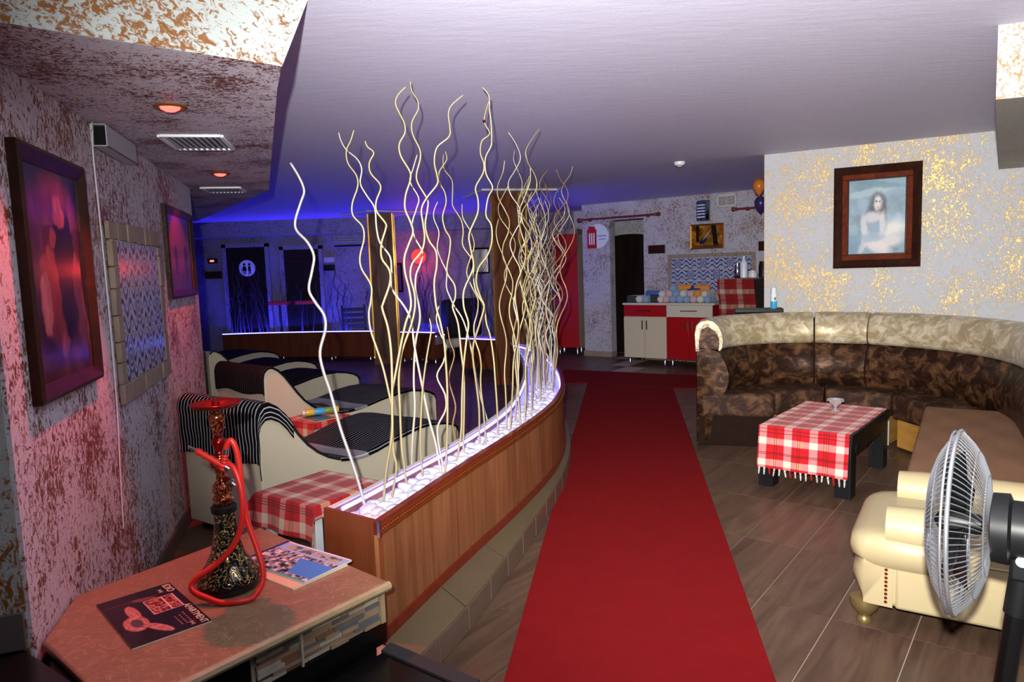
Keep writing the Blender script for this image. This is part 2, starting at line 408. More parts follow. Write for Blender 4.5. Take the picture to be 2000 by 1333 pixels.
# back wall with door opening (s .497 .. 1.08)
w = MB(); w.prism(*slab(BW0, BWD, 0, .497, 0, CEIL)); w.prism(*slab(BW0, BWD, .497, 1.08, 2.15, CEIL)); w.prism(*slab(BW0, BWD, 1.08, 4.2, 0, CEIL))
struct(w.build('wall_back', 'wall_back_paint'), 'back wall with fine brown flecks and a door opening')
b_ = MB(); b_.prism(*slab(BW0-inward(BWD)*.015, BWD, -.015, .497, 0, .085, .015)); b_.prism([(1.58, 11.29), (1.59, 11.31), (1.67, 11.42), (1.66, 11.40)], 0, .085)
b_.prism(*slab(BW0-inward(BWD)*.015, BWD, 1.08, 4.2, 0, .085, .015)); struct(b_.build('baseboard_back', 'stone_border'))
nb = inward(BWD)
struct(MB().prism(*slab(BW0+nb*1.0, BWD, -.9, 3.2, 0, CEIL)).build('wall_corridor', 'wall_back_paint'), 'corridor wall behind the door opening')
# side of the back wall block towards the far room
sd = Vector((.18, .98)); sd.normalize()
struct(MB().prism([(1.187, 11.613), (1.30, 11.70), (1.55, 13.0), (1.40, 13.0)], 0, CEIL).build('wall_return', 'wall_back_paint'))
struct(MB().prism(*slab(PW0, PWD, 0, 2.6, 0, CEIL, .14)).build('wall_right', 'wall_right_paint'), 'right wall with gold flecked paint behind the sofa')
struct(MB().prism([(4.58, 5.30), (4.2, 1.0), (4.4, 1.0), (4.78, 5.30)], 0, CEIL).build('wall_side', 'wall_right_paint'))
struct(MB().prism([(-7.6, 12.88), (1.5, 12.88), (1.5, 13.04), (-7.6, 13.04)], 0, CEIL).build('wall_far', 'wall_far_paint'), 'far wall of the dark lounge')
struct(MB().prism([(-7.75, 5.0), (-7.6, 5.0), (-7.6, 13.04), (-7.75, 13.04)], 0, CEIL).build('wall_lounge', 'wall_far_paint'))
# red carpet runners
def rug(name, poly, label):
    o = MB().prism(poly, .0005, .010).build(name, 'carpet_red', None, bevel=.003); return tag(o, label, 'carpet')
rug('carpet_runner', [(-.29, 1.05), (.66, 1.0), (1.87, 8.3), (.93, 8.9)], 'long red carpet runner down the middle of the floor')
o = rug('carpet_runner', [(.50, 8.93), (.93, 8.91), (1.87, 8.31), (2.2, 8.2), (2.45, 9.1), (.72, 10.1)], 'red carpet strip crossing in front of the white and red cabinet')
# near planter plinth with facing tiles
OUT = [(-.519, 2.56), (-.436, 2.79), (-.333, 3.07), (-.195, 3.43), (-.018, 3.88), (.178, 4.44), (.30, 4.90), (.385, 5.49), (.41, 6.3), (.36, 7.3), (.20, 8.2), (.02, 8.69)]
INN = [(-.764, 2.738), (-.666, 2.95), (-.54, 3.25), (-.386, 3.62), (-.224, 4.08), (-.06, 4.68), (.03, 5.33), (.09, 6.2), (.075, 7.3), (.0, 8.3), (-.03, 8.66)]
def resample(pts, n):
    P = crom([(x, y, 0) for x, y in pts], 16); L = [0]
    for i in range(1, len(P)): L.append(L[-1]+(P[i]-P[i-1]).length)
    out = []; k = 0
    for i in range(n):
        s_ = L[-1]*i/(n-1)
        while k < len(L)-2 and L[k+1] < s_: k += 1
        f = (s_-L[k])/max(1e-9, L[k+1]-L[k]); p = P[k].lerp(P[k+1], f); out.append(Vector((p.x, p.y)))
    return out
def offset(P, d):
    out = []
    for i, p in enumerate(P):
        t_ = (P[min(i+1, len(P)-1)]-P[max(i-1, 0)]).normalized(); out.append(p+Vector((t_.y, -t_.x))*d)
    return out
NP_ = 72
PO, PI_ = resample(OUT, NP_), resample(INN, NP_)
# plinth line measured along the floor
PLN = resample([(-.42, 2.34), (-.307, 2.60), (-.18, 2.935), (-.077, 3.27), (.073, 3.763), (.23, 4.33), (.345, 4.85), (.43, 5.5), (.455, 6.3), (.40, 7.3), (.24, 8.25), (.04, 8.8)], NP_)
def ribbon(mb, A, B, z0, z1):
    """closed solid between two plan polylines"""
    mb.loft([[(a.x, a.y, z0), (b.x, b.y, z0), (b.x, b.y, z1), (a.x, a.y, z1)] for a, b in zip(A, B)]); return mb
pl = MB(); ribbon(pl, offset(PLN, -.012), offset(PI_, -.02), 0, .098)
plo = struct(fix_normals(pl.build('trim_5', 'grout')), 'low tiled plinth under the curved planter')
# facing tiles along the plinth and cap tiles on top
def strip_of(A, B, z0, z1, i0, i1):
    m = MB(); ribbon(m, A[i0:i1+1], B[i0:i1+1], z0, z1); return m
SUB = 6; fA = resample([tuple(p) for p in offset(PLN, -.012)], 25*SUB+1); fB = resample([tuple(p) for p in PLN], 25*SUB+1)
for k in range(25):
    m = MB(); A = fA[k*SUB:(k+1)*SUB+1]; B = fB[k*SUB:(k+1)*SUB+1]
    e = (A[1]-A[0]).normalized()*.0042
    A = [A[0]+e]+A[1:-1]+[A[-1]-e]; B = [B[0]+e]+B[1:-1]+[B[-1]-e]
    fix_normals(ribbon(m, A, B, .004, .108).build('facing_tile', 'plinth_tile', plo))
cA = resample([tuple(p) for p in offset(PLN, -.004)], 13*SUB+1); cB = resample([tuple(p) for p in PO], 13*SUB+1)
for k in range(13):
    m = MB(); A = cA[k*SUB:(k+1)*SUB+1]; B = [b+(b-a)*.1 for a, b in zip(A, cB[k*SUB:(k+1)*SUB+1])]
    e = (A[1]-A[0]).normalized()*.0042
    A = [A[0]+e]+A[1:-1]+[A[-1]-e]; B = [B[0]+e]+B[1:-1]+[B[-1]-e]
    fix_normals(ribbon(m, A, B, .098, .115).build('cap_tile', 'plinth_cap', plo))
# black raised platform in the foreground
o = MB().prism([(-.44, 2.325), (-.15, 2.09), (.2, 1.35), (-.6, .9), (-1.05, 1.35), (-1.05, 1.6)], 0, .225).build('trim_6', 'black_gloss', None, bevel=.006); struct(o, 'black raised platform in the foreground')
MB().prism([(-.452, 2.335), (-.135, 2.09), (-.165, 2.045), (-.475, 2.285)], .215, .233).build('nosing', 'nosing', o)
# ================================================================== near planter
random.seed(4)
ZB, ZT = .115, .578
pt = thing('planter', 'long curved wooden planter filled with white pebbles beside the red carpet', 'planter', (0, 0, 0))
def panel(A, B, z0, z1, name, mat, par=pt): return fix_normals(ribbon(MB(), A, B, z0, z1).build(name, mat, par))
panel(PO, offset(PO, -.018), ZB, ZT-.002, 'outer_panel', 'planter_wood')
panel(PI_, offset(PI_, .018), ZB, ZT-.012, 'inner_panel', 'planter_wood')
def endp(a, b, name, dz=0):
    d = (b-a).normalized(); n_ = Vector((-d.y, d.x)); a = a-d*.002; b = b+d*.002
    fix_normals(MB().prism([(a.x, a.y), (b.x, b.y), (b.x+n_.x*.018, b.y+n_.y*.018), (a.x+n_.x*.018, a.y+n_.y*.018)], ZB, ZT+dz).build(name, 'planter_end' if 'planter_end' in M else 'trim_wood', pt))
wood('planter_end', '64331C', '7A4226', (1, 1, .2), 9, .3, False)
endp(PI_[0], PO[0], 'end_panel'); endp(PO[-1], PI_[-1], 'end_panel')
tr = panel(offset(PO, .010), offset(PO, -.020), ZT-.052, ZT+.002, 'top_trim', 'trim_wood')
br = panel(offset(PO, .010), offset(PO, -.010), ZB, ZB+.045, 'bottom_trim', 'trim_wood')
bd = MB()
for zz in (ZT-.016, ZT-.046):
    bd.tube([(p.x, p.y, zz) for p in offset(PO, .011)], .0022, 5)
for p in resample([tuple(q) for q in offset(PO, .0105)], 330): bd.lathe([(.0005, -.004), (.005, 0), (.0005, .004)], 5, (p.x, p.y, ZT-.031))
bd.build('bead_moulding', 'gold_trim', tr)
panel(offset(PI_, -.002), offset(PI_, .021), ZT-.012, ZT-.004, 'inner_cap', 'white_coat')
ca_ = PO[0]; MB().box((ca_.x+.006, ca_.y-.004, ZT-.027), (.012, .012, .062), -.5).build('corner_cap', 'chrome', pt)
panel(offset(PI_, .017)[1:-1], offset(PO, -.017)[1:-1], .42, .508, 'pebble_bed', 'white_stone')
LS = panel(offset(PI_, .0185)[1:-1], offset(PI_, .026)[1:-1], ZT-.036, ZT-.022, 'led_strip', 'led_near'); LS['label'] = 'glowing blue white light strip inside the planter'
panel(offset(PO, -.0225)[1:-1], offset(PO, -.030)[1:-1], ZT-.046, ZT-.034, 'led_strip', 'led_near')
# pebbles: individual stones, a few shared shapes
pm = []
for k in range(5):
    m = MB(); rr = random.Random(k); ring = []
    nn = 9; lv = 6
    ph = [rr.uniform(0, 6) for _ in range(4)]
    for j in range(1, lv):
        th = PI*j/lv
        ring.append([(math.sin(th)*math.cos(2*PI*i/nn)*(1+.12*math.sin(2*2*PI*i/nn+ph[0]))*(1+.1*math.cos(th+ph[1])), math.sin(th)*math.sin(2*PI*i/nn)*.8*(1+.12*math.cos(3*2*PI*i/nn+ph[2])), -math.cos(th)*.66) for i in range(nn)])
    m.loft(ring); o = m.build('pebble', 'white_stone', None, smooth=True, angle=180); pm.append(o.data); bpy.data.objects.remove(o)
def between(u, w):
    k = u*(NP_-1); i = min(int(k), NP_-2); f = k-i
    a = PI_[i].lerp(PI_[i+1], f); b = PO[i].lerp(PO[i+1], f); return a.lerp(b, w)
cnt = 0; u = .016
while u < .97 and cnt < 296:
    near = max(0, 1-u*2.2)
    sz = .028+.016*near
    nrow = max(3, int(.235/(2*sz))+1)
    for r in range(nrow):
        if cnt >= 296: break
        w_ = .22+.56*(r+.5)/nrow+random.uniform(-.03, .03)
        uu = min(.99, u+random.uniform(-.002, .002)); p = between(uu, w_)
        o = bpy.data.objects.new('pebble', random.choice(pm)); COL.objects.link(o)
        s_ = sz*random.uniform(.85, 1.2)
        o.location = (p.x, p.y, .512+.4*sz*random.uniform(.1, .9)); o.scale = (s_*1.12, s_*1.05, s_*1.0)
        o.rotation_euler = (random.uniform(-.4, .4), random.uniform(-.4, .4), random.uniform(0, 6.3))
        tag(o, 'white rounded pebble among many in the long curved planter', 'pebble', 'white pebbles in the curved planter'); cnt += 1
    u += (2*sz*.92)/6.6*(1+.75*(1-near))
# sticks: curly branches standing in the pebbles
STICKS=[[(-136,596,94),(-139,597,114),(-145,598,141),(-152,600,167),(-158,602,197),(-163,604,217),(-164,605,233),(-158,607,252),(-159,609,264),(-166,610,275),(-171,611,286),(-168,613,301),(-166,615,314),(-171,616,326),(-180,618,336),(-181,619,345),(-176,621,360),(-173,623,370),(-177,624,382),(-184,626,394)],
 [(-71,670,94),(-76,671,132),(-82,672,159),(-89,675,202),(-93,677,229),(-95,679,251),(-101,681,265),(-112,682,282),(-112,684,298),(-113,685,313),(-122,687,326),(-125,689,341),(-126,691,359),(-133,692,371),(-139,694,383),(-137,695,396),(-141,696,406),(-151,698,415),(-156,699,424),(-158,700,432)],
 [(-116,619,94),(-117,619,108),(-113,620,134),(-109,621,158),(-108,623,178),(-110,624,192),(-114,625,214),(-119,627,231),(-124,628,249),(-125,630,263),(-123,631,273),(-122,632,287),(-130,634,302),(-131,635,313),(-127,637,328),(-128,638,339),(-136,639,349),(-136,640,360),(-131,642,374),(-132,644,384),(-139,645,395),(-140,646,406),(-136,648,415),(-133,649,424)],
 [(-114,584,94),(-109,585,133),(-103,587,162),(-102,589,184),(-101,591,210),(-101,593,234),(-103,595,253),(-107,597,268),(-106,597,273),(-100,599,289),(-100,600,300),(-106,601,310),(-106,603,322),(-102,604,334),(-102,605,339),(-109,606,349),(-109,607,358),(-105,609,370),(-113,610,381),(-114,612,390),(-110,613,398),(-115,613,403),(-117,614,408)],
 [(-110,593,94),(-102,594,132),(-104,595,149),(-103,597,183),(-103,598,196),(-99,599,214),(-94,601,236),(-89,602,255),(-84,603,269),(-85,605,283),(-88,606,298),(-88,607,310),(-84,608,321),(-80,609,331),(-82,610,340),(-86,611,351),(-85,613,363),(-81,614,374),(-81,615,382),(-88,616,395),(-89,617,405),(-84,618,414),(-84,619,422),(-88,621,431),(-91,621,439),(-89,622,446),(-82,623,453)],
 [(-69,670,94),(-68,670,109),(-66,670,128),(-64,670,156),(-63,671,181),(-63,671,203),(-64,672,231),(-67,672,251),(-70,673,264),(-71,673,286),(-68,674,302),(-68,674,316),(-74,674,326),(-77,675,340),(-74,675,356),(-74,676,364),(-82,676,379),(-83,677,388),(-79,677,401),(-79,677,410),(-85,678,424),(-85,678,435),(-79,679,446),(-79,679,454),(-84,680,463),(-85,680,472)],
 [(-104,692,94),(-102,693,129),(-98,695,163),(-98,698,193),(-95,700,227),(-90,703,249),(-90,704,263),(-93,706,279),(-92,707,294),(-87,709,306),(-85,710,317),(-92,712,331),(-94,713,345),(-89,715,360),(-87,717,370),(-95,719,386),(-92,720,397),(-87,722,412)],
 [(-99,633,94),(-101,633,119),(-103,634,142),(-103,636,175),(-103,638,203),(-99,639,227),(-90,641,250),(-86,643,266),(-86,644,279),(-89,645,293),(-87,646,305),(-78,647,316),(-75,648,328),(-76,650,340),(-77,651,353),(-72,652,363),(-62,653,375),(-62,654,383),(-64,656,395),(-61,657,408),(-50,658,417),(-49,659,426),(-50,661,437),(-47,662,445),(-36,663,454)],
 [(-54,727,94),(-54,728,122),(-52,729,154),(-51,732,188),(-53,734,216),(-55,736,243),(-60,738,260),(-57,739,269),(-57,740,282),(-64,741,294),(-64,742,303),(-61,744,317),(-60,745,330),(-65,747,340),(-67,748,353),(-63,750,367),(-64,751,378),(-69,753,388),(-69,754,399),(-61,756,411),(-62,757,420)],
 [(-31,869,94),(-35,869,116),(-43,869,150),(-50,869,200),(-58,869,235),(-68,869,253),(-72,869,262),(-77,869,277),(-76,869,295),(-82,869,310),(-86,869,325),(-83,869,343),(-88,869,358),(-88,869,368),(-83,869,379)],
 [(-20,819,94),(-20,820,135),(-21,822,166),(-22,824,193),(-25,826,220),(-29,827,235),(-31,829,254),(-40,830,273),(-42,832,291),(-41,834,306),(-53,836,325),(-52,838,341),(-54,839,355),(-63,841,371),(-63,843,383),(-63,845,401),(-72,847,415),(-72,849,432)],
 [(-63,707,94),(-58,708,116),(-54,708,139),(-52,710,174),(-49,712,205),(-45,714,231),(-43,715,245),(-47,716,261),(-46,717,278),(-36,719,300),(-38,721,318),(-39,722,333),(-30,725,353),(-29,726,367),(-31,727,379),(-23,729,393),(-22,730,403),(-25,731,413),(-23,732,425),(-15,733,432),(-20,734,444),(-17,736,458),(-13,737,467)],
 [(-37,762,94),(-39,762,113),(-38,760,148),(-40,758,177),(-42,754,213),(-34,751,239),(-28,749,258),(-31,748,268),(-35,746,284),(-32,744,299),(-22,742,312),(-17,739,326),(-17,737,342),(-22,735,352),(-19,732,369),(-14,730,379),(-20,728,392),(-20,725,407),(-14,723,418),(-13,721,426),(-13,718,441),(-14,716,452),(-14,713,464),(-20,711,472)],
 [(-70,688,94),(-74,688,119),(-76,688,137),(-75,688,148),(-67,688,163),(-67,688,178),(-74,688,196),(-67,688,210),(-64,688,225),(-69,688,238),(-72,688,252),(-69,688,264)],
 [(-86,648,94),(-88,648,136),(-86,648,165),(-83,648,193),(-78,648,221),(-73,648,244),(-74,648,255)],
 [(-66,758,94),(-65,758,111),(-67,758,132),(-63,758,153),(-69,758,182),(-62,758,207),(-66,758,222),(-68,758,238)]]
TRACE_MAT = ['silver_bark', 'pale_bark', 'gold_bark', 'gold_bark', 'gold_bark', 'gold_bark', 'pale_bark', 'gold_bark', 'gold_bark', 'pale_bark', 'gold_bark', 'gold_bark', 'gold_bark', 'pale_bark', 'gold_bark', 'brown_bark']
LG = 'curly branches in the near planter'
def stick(pts, r0, r1, mat, label, group, name='curly_branch', nseg=4, sides=6):
    P = crom(pts, nseg); n_ = len(P)
    o = MB().tube(P, [r0+(r1-r0)*(i/(n_-1))**1.3 for i in range(n_)], sides).build(name, mat, None, smooth=True, angle=180)
    return tag(o, label, 'branch', group)
for i, s_ in enumerate(STICKS):
    pts = [(a/200, b/200, c/200) for a, b, c in s_]
    d = Vector((.35, -.94, 0))*0
    if i == 0:
        b0 = Vector((-.622, 2.862, .50)); dv = b0-Vector(pts[0]); pts = [tuple(Vector(p)+dv*max(0, 1-k/7)) for k, p in enumerate(pts)]
    lab = {0: 'lone silver curly branch, leftmost and nearest in the curved planter', 13: 'short pale curly branch with tight bends in the near planter',
           14: 'short straight golden branch in the near planter', 15: 'short thin brown curly branch in the near planter'}.get(i, 'tall golden curly branch standing in the near half of the curved planter')
    stick(pts, .0058 if i else .0075, .0026 if i else .005, TRACE_MAT[i], lab, LG)
def curly(base, h, lean, amp, wl, r, ph, start=.35, n_=None):
    n_ = n_ or max(10, int(h/.07)); out = []
    for k in range(n_+1):
        f = k/n_; z = f*h; g = min(1, max(0, (f-start*.4)/start))
        a = amp*g
        out.append((base[0]+lean[0]*f*h+a*math.sin(2*PI*z/wl+ph), base[1]+lean[1]*f*h+a*.8*math.cos(2*PI*z/wl*.93+ph*1.3), base[2]+z))
    return out
rr = random.Random(11)
# loosely standing ones in the near half
for k in range(12):
    u = rr.uniform(.20, .42); p = between(u, rr.uniform(.3, .75))
    h = rr.uniform(1.3, 1.86)
    stick(curly((p.x, p.y, .47), h, (rr.uniform(-.06, .10), rr.uniform(-.05, .05)), rr.uniform(.025, .05), rr.uniform(.32, .5), 0, rr.uniform(0, 6), .5), .0055, .0024,
          rr.choice(['gold_bark', 'gold_bark', 'pale_bark']), 'tall golden curly branch standing in the near half of the curved planter', LG)
# the dense sheaf at the far bend
for k in range(58):
    u = .46+.36*rr.random()**1.0; p = between(u, rr.uniform(.2, .8))
    h = rr.uniform(1.15, 1.88) if rr.random() < .75 else rr.uniform(.8, 1.3)
    stick(curly((p.x, p.y, .47), h, (rr.uniform(-.05, .13), rr.uniform(-.08, .06)), rr.uniform(.025, .055), rr.uniform(.30, .5), 0, rr.uniform(0, 6), .4), .0060, .0025,
          rr.choice(['gold_bark', 'pale_bark', 'pale_bark', 'gold_bark', 'brown_bark']), 'curly branch in the dense sheaf at the far bend of the planter', 'dense sheaf of branches at the planter bend', sides=5)
# little red tie on one branch tip
rt = MB(); rt.lathe([(.002, -.008), (.011, -.004), (.004, 0), (.011, .004), (.002, .008)], 8, (0, 0, 0), (1, 0, .2))
rt = rt.build('ribbon_tie', 'red_metal'); q = STICKS[11][-3]; rt.location = (q[0]/200, q[1]/200-.008, q[2]/200); tag(rt, 'tiny red tie knotted round a branch tip', 'ribbon')

# say which branch is which by the order of the tips as one sees them from the room
_br = [o for o in bpy.data.objects if o.get('group') in (LG, 'dense sheaf of branches at the planter bend')]
def _tipx(o): v_ = o.data.vertices[-1].co; return v_.x/v_.y
_wd = ['first', 'second', 'third', 'fourth', 'fifth', 'sixth', 'seventh', 'eighth', 'ninth', 'tenth', 'eleventh', 'twelfth', 'thirteenth', 'fourteenth', 'fifteenth', 'sixteenth']
for k, o in enumerate(sorted(_br, key=_tipx)[:16]):
    if o['label'].startswith('tall golden'): o['label'] = 'tall golden curly branch in the near planter, its tip the %s from the left' % _wd[k]
# ================================================================== left wall
def on_wall(name, label, cat, p0, d, s, z, group=None, out=0.0):
    q = p0+d*s-inward(d)*out
    return thing(name, label, cat, (q.x, q.y, z), math.atan2(d.y, d.x), group)
def frame_bars(t_, w, h, bw, dep, mat, name='frame', bev=.006):
    """picture frame of four mitred bars standing out from the wall (local -y)"""
    for k, (a, b) in enumerate((((-w/2, 0), (w/2, 0)), ((w/2, 0), (w/2, h)), ((w/2, h), (-w/2, h)), ((-w/2, h), (-w/2, 0)))):
        A, B = Vector((a[0], 0, a[1])), Vector((b[0], 0, b[1])); d = (B-A).normalized(); n_ = Vector((-d.z, 0, d.x))
        rings = []
        for P, sg in ((A, 1), (B, -1)):
            pr = [(0, 0), (0, dep*.8), (bw*.25, dep), (bw*.6, dep*.75), (bw, dep*.45), (bw, 0)]
            rings.append([tuple(P+n_*x+d*sg*x+Vector((0, -y, 0))) for x, y in pr])
        m = MB(); m.loft(rings); fix_normals(m.build(name+'_bar', mat, t_))
def fbm(u, v, f, seed=0, o=4):
    """value noise on a random lattice"""
    r = np.random.RandomState(seed); a = 0*u; am = 1.; tot = 0
    for k in range(o):
        n_ = int(max(np.max(np.abs(u)), np.max(np.abs(v)), 1)*f*2)+4; L = r.rand(n_+2, n_+2)
        x = np.abs(u)*f*2+.37; y = np.abs(v)*f*2+.11; i_ = np.clip(x.astype(int), 0, n_); j_ = np.clip(y.astype(int), 0, n_); fx = x-i_; fy = y-j_
        fx = fx*fx*(3-2*fx); fy = fy*fy*(3-2*fy)
        a = a+am*((L[i_, j_]*(1-fx)+L[i_+1, j_]*fx)*(1-fy)+(L[i_, j_+1]*(1-fx)+L[i_+1, j_+1]*fx)*fy); tot += am; f *= 2; am *= .55
    return np.clip((a/tot-.5)*1.7+.5, 0, 1)
def blob(u, v, cx, cy, rx, ry, rot=0.0, soft=.12):
    c, s_ = math.cos(rot), math.sin(rot); x = ((u-cx)*c+(v-cy)*s_)/rx; y = (-(u-cx)*s_+(v-cy)*c)/ry
    return np.clip((1+soft-np.sqrt(x*x+y*y))/(2*soft), 0, 1)
def lay(c, m, col, a=1.0): return [ci*(1-m*a)+col[i]*m*a for i, ci in enumerate(c)]
def canvas(t_, w, h, z0, y, colf, mat, name='picture', nu=100, nv=130):
    o = MB().box((0, y+.004, z0+h/2), (w, .006, h)).build(name+'_backing', 'black_matte', t_)
    return grid(name, nu, nv, lambda u, v: ((u-.5)*w, y+0*u, z0+v*h), mat, t_, colf)
def family_print(u, v):
    b = fbm(u, v, 2, 3); f = fbm(u, v*.5, 6, 5); u, v = u+.07*(fbm(u, v, 5, 12)-.5), v+.06*(fbm(u, v, 5, 13)-.5)
    c = [.20+.14*b, .13+.10*b, .16+.12*b]
    c = lay(c, (v > .72)*1.0, (.42, .36, .46), .6); c = lay(c, blob(u, v, .15, .8, .12, .3), (.3, .26, .36), .7)
    c = lay(c, (v < .14)*1.0, (.40, .27, .24), .8)
    dark = (.07, .05, .08); skin = (.50, .36, .32); pale = (.62, .52, .52)
    c = lay(c, blob(u, v, .60, .62, .17, .22), dark); c = lay(c, blob(u, v, .55, .80, .10, .07), (.5, .42, .46)); c = lay(c, blob(u, v, .57, .76, .065, .05), skin)
    c = lay(c, blob(u, v, .60, .40, .16, .22), (.10, .07, .10)); c = lay(c, blob(u, v, .42, .66, .06, .045), skin)
    c = lay(c, blob(u, v, .36, .44, .13, .18, .2), (.50, .26, .24)); c = lay(c, blob(u, v, .37, .58, .055, .042), skin)
    c = lay(c, blob(u, v, .24, .36, .08, .14), pale); c = lay(c, blob(u, v, .24, .54, .05, .04), skin)
    c = lay(c, blob(u, v, .40, .24, .12, .10, .5), (.44, .27, .25)); c = lay(c, blob(u, v, .48, .15, .08, .05, .6), skin)
    c = lay(c, blob(u, v, .82, .42, .10, .17), (.36, .26, .32)); c = lay(c, blob(u, v, .80, .58, .045, .038), skin)
    c = lay(c, blob(u, v, .86, .24, .10, .14), (.46, .36, .42)); c = lay(c, blob(u, v, .88, .37, .04, .035), skin)
    return [ci*(.75+.5*f)*.62 for ci in c]
p1 = on_wall('framed_picture', 'large dark framed group painting, nearest on the left wall', 'picture', LW0, LWD, .492, 1.125)
frame_bars(p1, .64, .80, .055, .035, 'frame_wood'); canvas(p1, .55, .71, .045, -.012, family_print, 'printed_gloss')
def red_print(u, v):
    b = fbm(u, v, 3, 9); c = [.16+.2*b, .06+.05*b, .10+.1*b]
    c = lay(c, (v < .35)*1., (.20, .06, .07), .6); c = lay(c, blob(u, v, .5, .35, .35, .12), (.35, .10, .09), .6)
    c = lay(c, blob(u, v, .45, .75, .3, .25), (.30, .16, .30), .7); c = lay(c, blob(u, v, .3, .4, .05, .2), (.05, .03, .05)); c = lay(c, blob(u, v, .7, .42, .07, .2), (.06, .03, .05))
    return c
p2 = on_wall('framed_picture', 'dark framed picture with red sheen, farther along the left wall', 'picture', LW0, LWD, 2.79, 1.374)
frame_bars(p2, .92, .56, .05, .03, 'frame_wood'); canvas(p2, .83, .47, .045, -.012, red_print, 'printed_gloss')
# tile picture with stone border
def wave_tile(u, v, k=0):
    ph = .5*k
    w = v*2.6+.42*np.sin(2*PI*(u*1.5+ph)); l = np.abs((w % 1)-.5)
    r = np.hypot((u-.5)*2.2, (v-.5)*1.6); eye = np.sin(r*26)
    c = [.66+0*u, .69+0*u, .80+0*u]
    c = lay(c, np.clip((.19-l)*14, 0, 1), (.12, .14, .34)); c = lay(c, np.clip((l-.38)*12, 0, 1), (.42, .55, .74))
    rd = ((w*.5+.25) % 1); c = lay(c, np.clip((.10-np.abs(rd-.5))*14, 0, 1)*(np.sin(2*PI*(u*4+ph)) > .2), (.50, .16, .13))
    m = blob(u, v, .5, .5, .30, .34, 0, .12); e = lay([.68+0*u, .70+0*u, .80+0*u], (eye > .1)*1., (.13, .15, .36))
    if k % 2 == 0: c = lay(c, m, e)
    return c
def tile_picture(t_, cols, rows, tw, th, bw):
    W, H = cols*tw, rows*th
    MB().box((0, .0, H/2), (W+.02, .012, H+.02)).build('mortar', 'white_coat', t_)
    for r in range(rows):
        for c_ in range(cols):
            x0, z0 = -W/2+c_*tw, r*th; g = .0025
            tl = MB().box((x0+tw/2, -.008, z0+th/2), (tw-2*g, .008, th-2*g)).build('tile', 'white_coat', t_)
            o = grid('tile_glaze', 52, 52, lambda u, v: (x0+g+u*(tw-2*g), -.0125+0*u, z0+g+v*(th-2*g)), 'printed_gloss', tl, lambda u, v: wave_tile(u, v, r+c_))
    rr = random.Random(5)
    def run(a, b, horiz, z, x):
        s_ = a
        while s_ < b-.02:
            l = min(rr.uniform(.09, .17), b-s_); dpt = .018+rr.uniform(0, .008)
            m = MB()
            if horiz: m.box((s_+l/2, -dpt/2+.004, z), (l-.003, dpt, bw*rr.uniform(.9, 1.06)))
            else: m.box((x, -dpt/2+.004, s_+l/2), (bw*rr.uniform(.9, 1.06), dpt, l-.003))
            m.build('border_stone', 'stone_border', t_, bevel=.004, seg=1); s_ += l
    run(-W/2-bw, W/2+bw, True, -bw/2, 0); run(-W/2-bw, W/2+bw, True, H+bw/2, 0)
    run(0, H, False, 0, -W/2-bw/2); run(0, H, False, 0, W/2+bw/2)
tp = on_wall('tile_picture', 'blue wavy tile panel with a rough stone border on the left wall', 'tile panel', LW0, LWD, 1.615, 1.045, out=.006)
tile_picture(tp, 4, 3, .21, .208, .085)
# thin cable and its box below the soffit
wv = lambda s_, z, out=.006: (lambda q: (q.x, q.y, z))(LW0+LWD*s_-inward(LWD)*out)
tag(MB().tube(crom([wv(.99, 2.10, .02), wv(1.01, 2.13, .02), wv(1.05, 2.12, .01), wv(1.04, 2.0), wv(1.05, 1.7), wv(1.055, 1.3), wv(1.04, .95), wv(1.0, .7), wv(.97, .46)], 5), .0032, 6).build('wall_cable', 'white_plastic', None, smooth=True), 'thin white cable running down the left wall beside the tile panel', 'cable')
bx = on_wall('ceiling_box', 'small open grey plastic trunking box under the soffit on the left wall', 'box', LW0, LWD, 1.30, 2.045)
for a, b in (((0, -.002, .045), (.5, .004, .09)), ((0, -.058, .045), (.5, .004, .09)), ((0, -.03, .002), (.5, .06, .004)), ((0, -.03, .088), (.5, .06, .004))): MB().box(a, b).build('panel', 'grey_plastic', bx)
MB().box((.0, -.03, .045), (.44, .05, .08)).build('inside', 'black_matte', bx)
# soffit: red downlights and vents
def downlight(x, y, aim, label, e):
    t_ = thing('downlight', label, 'lamp', (x, y, SOF), 0, 'red downlights in the soffit')
    MB().lathe([(.030, -.001), (.058, -.001), (.060, -.006), (.050, -.010), (.040, -.006), (.036, .0)], 24).build('ring', 'gold_trim', t_, smooth=True)
    MB().lathe([(.001, -.022), (.018, -.020), (.033, -.012), (.037, -.002)], 20).build('bulb', 'red_bulb', t_, smooth=True)
    l = lamp('downlight_beam', 'SPOT', (x, y, SOF-.03), e, (1, .07, .06), aim=aim, spot_size=math.radians(82), spot_blend=.45, shadow_soft_size=.02)
    l['kind'] = 'helper'
downlight(-1.249, 2.766, (-1.42, 2.10, .6), 'red glowing downlight in the soffit, nearer one', 105)
downlight(-1.784, 4.566, (-2.25, 4.75, .9), 'red glowing downlight in the soffit, farther one', 60)
def vent(x, y, w, d, label, rz):
    t_ = thing('ceiling_vent', label, 'vent', (x, y, SOF), rz)
    for a, b in (((0, -d/2, -.006), (w, .022, .012)), ((0, d/2, -.006), (w, .022, .012)), ((-w/2, 0, -.006), (.022, d, .012)), ((w/2, 0, -.006), (.022, d, .012))): MB().box(a, b).build('rim', 'white_plastic', t_, bevel=.002)
    MB().box((0, 0, -.002), (w, d, .003)).build('dark_back', 'black_matte', t_)
    for k in range(9): MB().box((-w/2+w*(k+1)/10, 0, -.008), (.008, d-.02, .010), 0).build('slat', 'grey_plastic', t_)
vent(-1.46, 3.50, .26, .36, 'white louvred air vent in the soffit between the two red lamps', .22)
